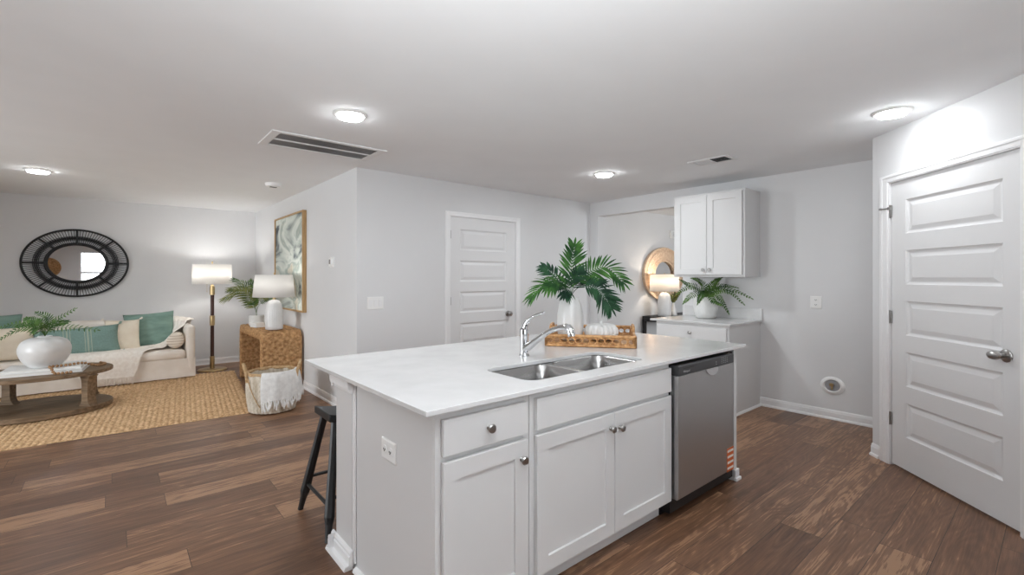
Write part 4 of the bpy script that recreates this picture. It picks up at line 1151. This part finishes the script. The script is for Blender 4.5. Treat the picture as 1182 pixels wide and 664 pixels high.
for s_, dev in ((-1, R(-88)), (1, R(84))):
    a_ = th0+dev; rd = Vector((math.cos(a_), math.sin(a_), 0)); tg = Vector((-rd.y, rd.x, 0))
    c_ = rd*(rt+.005)
    bm = NB(); tube(bm, curve_pts([c_-tg*.095+Vector((0, 0, BH-.07)), c_-tg*.085+Vector((0, 0, BH+.02))+rd*.01, c_-tg*.045+Vector((0, 0, BH+.092))+rd*.03, c_+tg*.045+Vector((0, 0, BH+.092))+rd*.03, c_+tg*.085+Vector((0, 0, BH+.02))+rd*.01, c_+tg*.095+Vector((0, 0, BH-.07))], 28), .014, 8)
    obj('handle', bm, M['rope'], ba, smooth=True)
def bw_(dev, z, off): a_ = th0+dev; r_ = bprof(z/BH)+off; return Vector((r_*math.cos(a_), r_*math.sin(a_), z))
bm = NB(); tube(bm, [bw_(R(-62+k*2.6), .34-k*.021, .010) for k in range(14)], .0045, 6); obj('cord', bm, M['rope'], ba, smooth=True)
tw = thing('throw_blanket', 'white fringed cotton throw hanging over the front of the wicker basket', 'blanket', tuple(bc))
DEV0, DEV1 = R(-24), R(92)
def tz_end(u): return .10+.085*u+.012*math.sin(9*u)
def cloth(u, v_):
    dev = DEV0+(DEV1-DEV0)*u; a_ = th0+dev
    if v_ < .18:
        k = v_/.18; r_ = rt-.055+k*.055; z = BH+.012-.03*(1-k)+.022*math.sin(PI*min(1, k*.6))
        z = BH+.028-.10*(1-k)**2
        return Vector((r_*math.cos(a_), r_*math.sin(a_), z))
    k = (v_-.18)/.82; z = (BH+.028)*(1-k)+tz_end(u)*k
    r_ = max(bprof(min(1, z/BH))+.016, rt+.018)-.012*(1-min(1, k*6))+.006*math.sin(u*26+2*k)*k+.02*k*u
    return Vector((r_*math.cos(a_), r_*math.sin(a_), z))
bm = NB(); grid(bm, cloth, 60, 36); o = obj('cloth', bm, M['white_throw'], tw, smooth=True, auto=180); sm = o.modifiers.new('thick', 'SOLIDIFY'); sm.thickness = .005; sm.offset = 1
bm = NB()
for k in range(34):
    u = (k+.5)/34; p = cloth(u, 1); n_ = Vector((p.x, p.y, 0)).normalized(); tg = Vector((-n_.y, n_.x, 0))
    ln = random.uniform(.065, .095); P = [p+n_*.004+Vector((0, 0, .012)), p+n_*.010-Vector((0, 0, ln*.3))+tg*random.uniform(-.01, .01), p+n_*.012-Vector((0, 0, ln*.95))+tg*random.uniform(-.022, .022)]
    P = [Vector((q_.x, q_.y, max(.004, q_.z))) for q_ in P]
    tube(bm, curve_pts(P, 6), [.009, .006, .007, .008, .008, .007, .004], 6)
obj('fringe', bm, M['white_throw'], tw, smooth=True)

# ================================================================== living area
rg = NB()
RC = [Vector((1.05, 5.315)), Vector((1.31, 7.86)), Vector((-1.75, 8.05)), Vector((-1.95, 5.49))]   # near right, far right, far left, near left
NU, NV = 400, 300
def rugp(u, v_):
    p = (RC[3].lerp(RC[0], u)).lerp(RC[2].lerp(RC[1], u), v_)
    i = round(u*NU); j = round(v_*NV)
    cu = i/6.0; cv = j/6.5
    col = int(cu); k = abs(math.sin(PI*cu))**.7
    z = .003+.0125*k*(.60+.40*math.cos(2*PI*cv+(PI if col % 2 else 0)+1.6*(cu-col-.5)))
    if i in (0, NU) or j in (0, NV): z = .001
    return Vector((p.x, p.y, max(.001, z)))
grid(rg, rugp, NU, NV)
rug = thing('rug', 'natural jute braided rug under the coffee table', 'rug', (0, 0, 0))
obj('braid', rg, M['jute'], rug, smooth=True, auto=180)
bm = NB()
for k in range(130):
    v_ = (k+.5)/130; p = RC[0].lerp(RC[1], v_); p2 = RC[3].lerp(RC[2], v_)
    for q_, s_ in ((p, 1), (p2, -1)):
        ln = random.uniform(.035, .06)
        tube(bm, [(q_.x-s_*.01, q_.y, .008), (q_.x+s_*ln*.5, q_.y+random.uniform(-.008, .008), .008), (q_.x+s_*ln, q_.y+random.uniform(-.014, .014), .004)], [.0055, .004, .002], 5)
obj('fringe', bm, M['jute'], rug)

# sofa
RZ = .0185
SXL, SXR, SYF, SYB = -2.15, .865, 7.70, 8.62
sf = thing('sofa', 'cream slipcovered sofa against the far wall below the black mirror', 'sofa', (0, 0, RZ))
def soft_box(x0, y0, z0, x1, y1, z1, r_, wob=.006, n=(26, 12, 8), puff=0):
    """rounded, slightly uneven upholstery block"""
    bm = NB(); bmesh.ops.create_cube(bm, size=1)
    bmesh.ops.subdivide_edges(bm, edges=bm.edges[:], cuts=13, use_grid_fill=True)
    sx, sy, sz = x1-x0, y1-y0, z1-z0; c_ = Vector(((x0+x1)/2, (y0+y1)/2, (z0+z1)/2)); hs = Vector((sx/2, sy/2, sz/2))
    ph = random.uniform(0, 9)
    for v_ in bm.verts:
        # pack the cuts towards the edges so the rounding is smooth
        q_ = [math.copysign(1-(1-min(1, abs(t*2)))**1.8, t) for t in v_.co]
        p = Vector((q_[0]*hs.x, q_[1]*hs.y, q_[2]*hs.z))
        core = Vector([max(-hs[i]+r_, min(hs[i]-r_, p[i])) for i in range(3)])
        d_ = p-core
        if d_.length > 1e-6: p = core+d_.normalized()*min(r_, d_.length if d_.length < r_ else r_)
        f_ = (1-q_[0]**2)*(1-q_[1]**2)
        p.z += puff*f_*(1 if p.z > 0 else 0)
        p += Vector((0, wob*math.sin(7*p.x+ph+5*p.z), wob*math.sin(6*p.x+4*p.y+ph)))
        v_.co = p+c_
    return bm
bm = soft_box(SXL+.03, SYF+.015, .02, SXR-.01, SYB, .25, .02, .003)
# skirt with soft pleats, flaring to the floor
def skirt(u, v_):
    x = SXL+(SXR-SXL)*u; fl_ = (1-v_)**2*.02
    y = SYF+.01-fl_+.006*math.sin(x*17)*(1-v_)+.004*math.sin(x*43+2)*(1-v_)
    return Vector((x, y, .004+.25*v_))
grid(bm, skirt, 90, 8)
obj('base', bm, M['linen'], sf, smooth=True, auto=60)
for x0, x1 in ((SXL+.11, -.66), (-.655, SXR-.105)):
    obj('seat_cushion', soft_box(x0, SYF-.005, .243, x1, 8.34, .368, .050, .004, puff=.018), M['linen'], sf, smooth=True, auto=180)
for x0, x1 in ((SXL, SXL+.11), (SXR-.105, SXR)):
    obj('arm', soft_box(x0, SYF, .01, x1, SYB, .69, .045, .004), M['linen'], sf, smooth=True, auto=180)
obj('backrest', soft_box(SXL+.05, 8.42, .02, SXR-.02, SYB+.01, .70, .06, .004), M['linen'], sf, smooth=True, auto=180)
for x0, x1 in ((SXL+.12, -.665), (-.65, SXR-.12)):
    obj('back_cushion', soft_box(x0, 8.27, .40, x1, 8.50, .765, .10, .012), M['linen'], sf, smooth=True, auto=180)

def cushion(name, label, c, w, h, t, m, rz=0, tilt=-12, group='cushions on the sofa', roll=0, pom=None):
    r_ = thing(name, label, 'cushion', tuple(c), rz, group)
    r_.rotation_euler = (R(tilt), R(roll), rz)
    bm = NB(); n = 22; ph = random.uniform(0, 9)
    def pt(u, v_, s_):
        a, b_ = 2*u-1, 2*v_-1
        th = (max(0, 1-abs(a)**2.6)*max(0, 1-abs(b_)**2.6))**.55
        pin = 1-.055*(1-b_*b_)*abs(a)**3; pin2 = 1-.055*(1-a*a)*abs(b_)**3
        return Vector((a*w/2*pin, s_*t/2*th+.004*math.sin(9*a+ph)*math.sin(7*b_), h/2+b_*h/2*pin2))
    grid(bm, lambda u, v_: pt(u, v_, -1), n, n); grid(bm, lambda u, v_: pt(u, v_, 1), n, n)
    bmesh.ops.remove_doubles(bm, verts=bm.verts[:], dist=1e-4)
    obj('cover', bm, m, r_, smooth=True, auto=180)
    if pom:
        for sx in (-1, 1):
            for sz in (0, 1):
                bm = NB(); p = Vector((sx*w/2, 0, h*sz)); q_ = Vector((sx, 0, .8 if sz else -.2)).normalized()
                for k in range(7):
                    tube(bm, [p, p+q_*.03+Vector((random.uniform(-.014, .014), random.uniform(-.014, .014), random.uniform(-.014, .014)))], [.006, .007], 5)
                obj('tassel', bm, pom, r_)
    return r_
sz = RZ+.388
def cpos(px, y, z=sz): p = on_y(px, 400, y); return (p.x, y, z)
cushion('cushion', 'large plain teal square cushion at the right end of the sofa', cpos(174.5, 8.10), .56, .485, .17, M['teal'], R(-6), -14, roll=-4)
cushion('cushion', 'cream square cushion with corner tassels in front of the large teal one', cpos(142, 7.96), .36, .41, .14, M['cream'], R(4), -14, pom=M['throw'])
cushion('cushion', 'long teal lumbar cushion with pale stripes behind the white vase', cpos(91, 7.86), .80, .345, .14, M['lumbar'], R(3), -14, roll=-3, pom=M['teal'])
cushion('cushion', 'cream cushion at the left edge of the view behind the coffee table', cpos(3, 7.84), .52, .39, .16, M['cream'], R(2), -14)
cushion('cushion', 'teal cushion peeking out behind the cream one at the left edge', cpos(-11, 8.04), .50, .53, .15, M['teal'], R(2), -12)
bo = thing('bolster', 'round striped cream bolster pillow against the right arm of the sofa', 'cushion', (.672, 7.96, RZ+.388+.099))
bm = NB()
prof = [(0, -.215), (.05, -.218), (.083, -.208), (.096, -.185), (.099, 0), (.096, .185), (.083, .208), (.05, .218), (0, .215)]
lathe(bm, prof, 32, axis='y'); obj('cover', bm, M['stripe'], bo, smooth=True, auto=180)
bo.rotation_euler = (0, 0, R(-8))

# long throw over the back corner, across the seat and down the front
th = thing('throw_blanket', 'long cream fringed throw spread over the sofa seat and hanging down its front', 'blanket', (0, 0, 0))
rowsT = [((.50, 8.62, .60), (.895, 8.63, .56)), ((.50, 8.53, .805), (.905, 8.50, .74)), ((.50, 8.40, .82), (.90, 8.20, .745)), ((.55, 8.27, .775), (.80, 8.02, .745)), ((.575, 8.21, .62), (.76, 7.99, .68)),
         ((.545, 8.15, .46), (.60, 8.03, .55)), ((.30, 8.06, .432), (.545, 7.84, .430)), ((-.30, 7.90, .432), (.42, 7.76, .425)), ((-.52, 7.73, .424), (.32, 7.70, .405)), ((-.50, 7.665, .35), (.28, 7.665, .33)),
         ((-.38, 7.65, .22), (.25, 7.65, .21)), ((-.27, 7.64, .115), (.21, 7.64, .10))]
LT = curve_pts([a for a, b in rowsT], 66); RT = curve_pts([b for a, b in rowsT], 66)
def thr(u, v_):
    k = v_*66; i = min(int(k), 65); f_ = k-i
    a = LT[i].lerp(LT[i+1], f_); b = RT[i].lerp(RT[i+1], f_)
    p = a.lerp(b, u); w_ = .010*math.sin(u*19+v_*6)*math.sin(PI*min(1, v_*1.3+.1))
    if v_ > .78: p.y -= abs(w_)*1.3+.004
    else: p.z += abs(w_)+.006; p.y -= abs(w_)*.6
    return p
bm = NB(); grid(bm, thr, 48, 66); o = obj('cloth', bm, M['throw'], th, smooth=True, auto=180); sm = o.modifiers.new('thick', 'SOLIDIFY'); sm.thickness = .006
bm = NB()
for k in range(40):
    u = (k+.5)/40; p = thr(u, 1); ln = random.uniform(.065, .085)
    tube(bm, curve_pts([p+Vector((0, -.003, .008)), p+Vector((random.uniform(-.005, .005), -.006, -ln*.5)), p+Vector((random.uniform(-.012, .012), -.004, -ln))], 4), [.005, .0045, .0045, .004, .002], 5)
obj('fringe', bm, M['throw'], th)

# coffee table
cx_, cy_ = -.56, 6.70
cf = thing('coffee_table', 'oval weathered wood two-tier coffee table on the jute rug', 'table', (cx_, cy_, RZ))
def oval(a, b, z0, z1, n=72):
    bm = NB(); extrude_poly(bm, ellipse(0, 0, a, b, n), z0, z1, 'z'); return bm
obj('tabletop', oval(.565, .455, .362, .400), M['wood_table'], cf, bevel=.006)
obj('base', oval(.565, .47, .0, .048), M['wood_table'], cf, bevel=.006)
for lx, ly, rz in ((.375, -.285, -50), (.375, .285, 50), (-.25, .31, -28), (-.375, -.285, 50)):
    bm = NB(); pr = []
    for k in range(15):
        t_ = k/14; z = .047+.316*t_; pr.append((.036+.038*(abs(2*t_-1)**5), z))
    extrude_poly(bm, [(x, z) for x, z in pr]+[(-x, z) for x, z in pr[::-1]], -.042, .042, 'y')
    obj('leg', bm, M['wood_table'], cf, (lx, ly, 0), rot=(0, 0, R(rz)), bevel=.004)
TZ2 = RZ+.4005
def book(label, x, y, z, w, d_, h, rz):
    b_ = thing('book', label, 'book', (x, y, z), rz, 'books on the coffee table')
    bm = NB(); box(bm, -w/2, -d_/2, 0, w/2, d_/2, .004); box(bm, -w/2, -d_/2, h-.004, w/2, d_/2, h); box(bm, -w/2, d_/2-.004, .004, w/2, d_/2, h-.004); obj('cover', bm, M['paper'], b_, bevel=.001)
    obj('pages', B(-w/2+.006, -d_/2+.006, .004, w/2-.006, d_/2-.004, h-.004), mat('book_pages', (.80, .79, .76), .8), b_)
    return b_
book('large white book lying under the thinner one on the coffee table', -.505, 6.64, TZ2, .60, .44, .034, R(-6))
book('thin white book between the round vase and the larger book', -.510, 6.645, TZ2+.0345, .57, .41, .022, R(-4))
vz = TZ2+.057
vx = Vector((-.515, 6.60, vz))
rv = thing('round_vase', 'wide round white vase on the books of the coffee table', 'vase', tuple(vx))
prof = [(.0, 0), (.13, .0), (.165, .015), (.232, .075), (.266, .150), (.262, .205), (.225, .258), (.150, .288), (.085, .296), (.072, .306), (.062, .306), (.066, .290), (.13, .26), (.19, .17), (.12, .03), (0, .02)]
bm = NB(); lathe(bm, [(max(0, p.x)*.735, p.z) for p in curve_pts([(a, 0, b) for a, b in prof], 60)], 56)
obj('body', bm, M['ceramic'], rv, smooth=True, auto=180)
gl = thing('fern_sprays', 'green fern sprays standing in the round white vase on the coffee table', 'plant', (vx.x, vx.y, vz+.29))
go = Vector((vx.x, vx.y, vz+.29)); Dg = SN*vx.x+CS*vx.y
def gfr(pts, **kw):
    P = [Vector((0, 0, -.12)), Vector((0, 0, .01))]+[at(a, b_, Dg+d)-go for a, b_, d in pts]
    obj('spray', frond(P, TOC*.8+up*.6, **kw), M['fern'], gl)
kw = dict(n=13, L=.078, w=.013, start=.38, droop=.1, ang=(60, 45), shape=lambda q: 1-.55*q)
for pts in ([(58, 378, 0), (68, 368, .03), (86, 357.5, .05)], [(58, 376, .05), (56, 366, .08), (43, 361, .1)], [(60, 380, -.08), (82, 378, -.1), (112, 381, -.12)],
            [(44, 376, .0), (32, 374, .0), (20, 377, .0)], [(42, 380, -.1), (22, 380, -.16), (2, 391, -.2)], [(40, 376, .05), (18, 374, .05), (-4, 380, .05)],
            [(47, 376, -.06), (38, 370, -.06), (30, 368, -.05)], [(52, 380, -.12), (46, 378, -.2), (38, 384, -.25)], [(50, 374, .05), (44, 371, .08), (35, 372, .1)], [(62, 376, .02), (70, 373, .04), (78, 372, .05)]):
    gfr(pts, **kw)
# bead garland over the books and table
bd = thing('bead_garland', 'string of brown wooden beads lying over the books on the coffee table', 'ornament', (0, 0, 0))
zt = TZ2+.0142; zb = vz+.0142
path = curve_pts([(-.10, 6.86, zt), (-.06, 6.74, zt), (-.10, 6.66, zt), (-.155, 6.58, zt+.02), (-.235, 6.53, zb), (-.33, 6.475, zb), (-.43, 6.455, zb), (-.47, 6.445, zb), (-.455, 6.40, zb-.01), (-.44, 6.368, zt+.012), (-.42, 6.345, zt), (-.37, 6.335, zt), (-.31, 6.345, zt)], 160)
acc = 0; last = path[0]; first = None
bm0 = NB(); bmesh.ops.create_uvsphere(bm0, u_segments=10, v_segments=7, radius=.0135)
for p in path:
    acc += (p-last).length; last = p
    if first is None or acc >= .0275:
        acc = 0
        if first is None: first = o = obj('bead', bm0, M['bead'], bd, tuple(p), smooth=True)
        else: o = first.copy(); COL.objects.link(o); o.location = p

# black rattan mirror on the far wall
mr_ = thing('oval_mirror', 'oval mirror in a wide black rattan frame on the wall above the sofa', 'mirror', (-.365, YF, 1.560))
a_, b_ = .540, .455
def ring(bm, f_, r_, y): tube(bm, [(a_*f_*math.cos(2*PI*k/96), y, b_*f_*math.sin(2*PI*k/96)) for k in range(96)], r_, 8, closed=True)
bm = NB()
for f_, r_ in ((.985, .013), (.79, .004), (.765, .005), (.74, .006), (.715, .005), (.69, .004), (.58, .013), (.55, .012)): ring(bm, f_, r_, -.03)
obj('frame_rings', bm, M['rattan_black'], mr_, smooth=True)
bm = NB()
for k in range(104):
    t_ = 2*PI*k/104; c_, s_ = math.cos(t_), math.sin(t_)
    tube(bm, [(a_*.98*c_, -.028, b_*.98*s_), (a_*.56*c_, -.028, b_*.56*s_)], .0035, 5)
for k in range(8):
    t_ = 2*PI*k/8; c_, s_ = math.cos(t_), math.sin(t_)
    tube(bm, [(a_*.98*c_, -.034, b_*.98*s_), (a_*.56*c_, -.034, b_*.56*s_)], .012, 6)
obj('frame_spokes', bm, M['rattan_black'], mr_)
bm = NB(); lathe(bm, [(1, -.001), (1, -.02), (0, -.02)], 72, axis='y', sx=a_*.56, sy=b_*.56); obj('mirror_glass', bm, M['mirror'], mr_)
# woven round plate on the wall opposite, seen in that mirror
wp = thing('woven_plate', 'round brown woven plate on the rear wall, seen in the oval mirror', 'wall decor', (-1.50, YR, 1.66), R(180))
bm = NB(); lathe(bm, [(.30, -.001), (.30, -.02), (.27, -.03), (.2, -.018), (.1, -.014), (0, -.013)], 48, axis='y', fn=lambda a, z: 1+.012*math.cos(40*a)); obj('weave', bm, M['seagrass'], wp, smooth=True)
bm = NB()
for f_ in (.295, .25, .2, .15, .1): tube(bm, [(f_*math.cos(2*PI*k/48), -.03 if f_ > .22 else -.02, f_*math.sin(2*PI*k/48)) for k in range(48)], .008, 6, closed=True)
obj('coils', bm, M['seagrass'], wp)
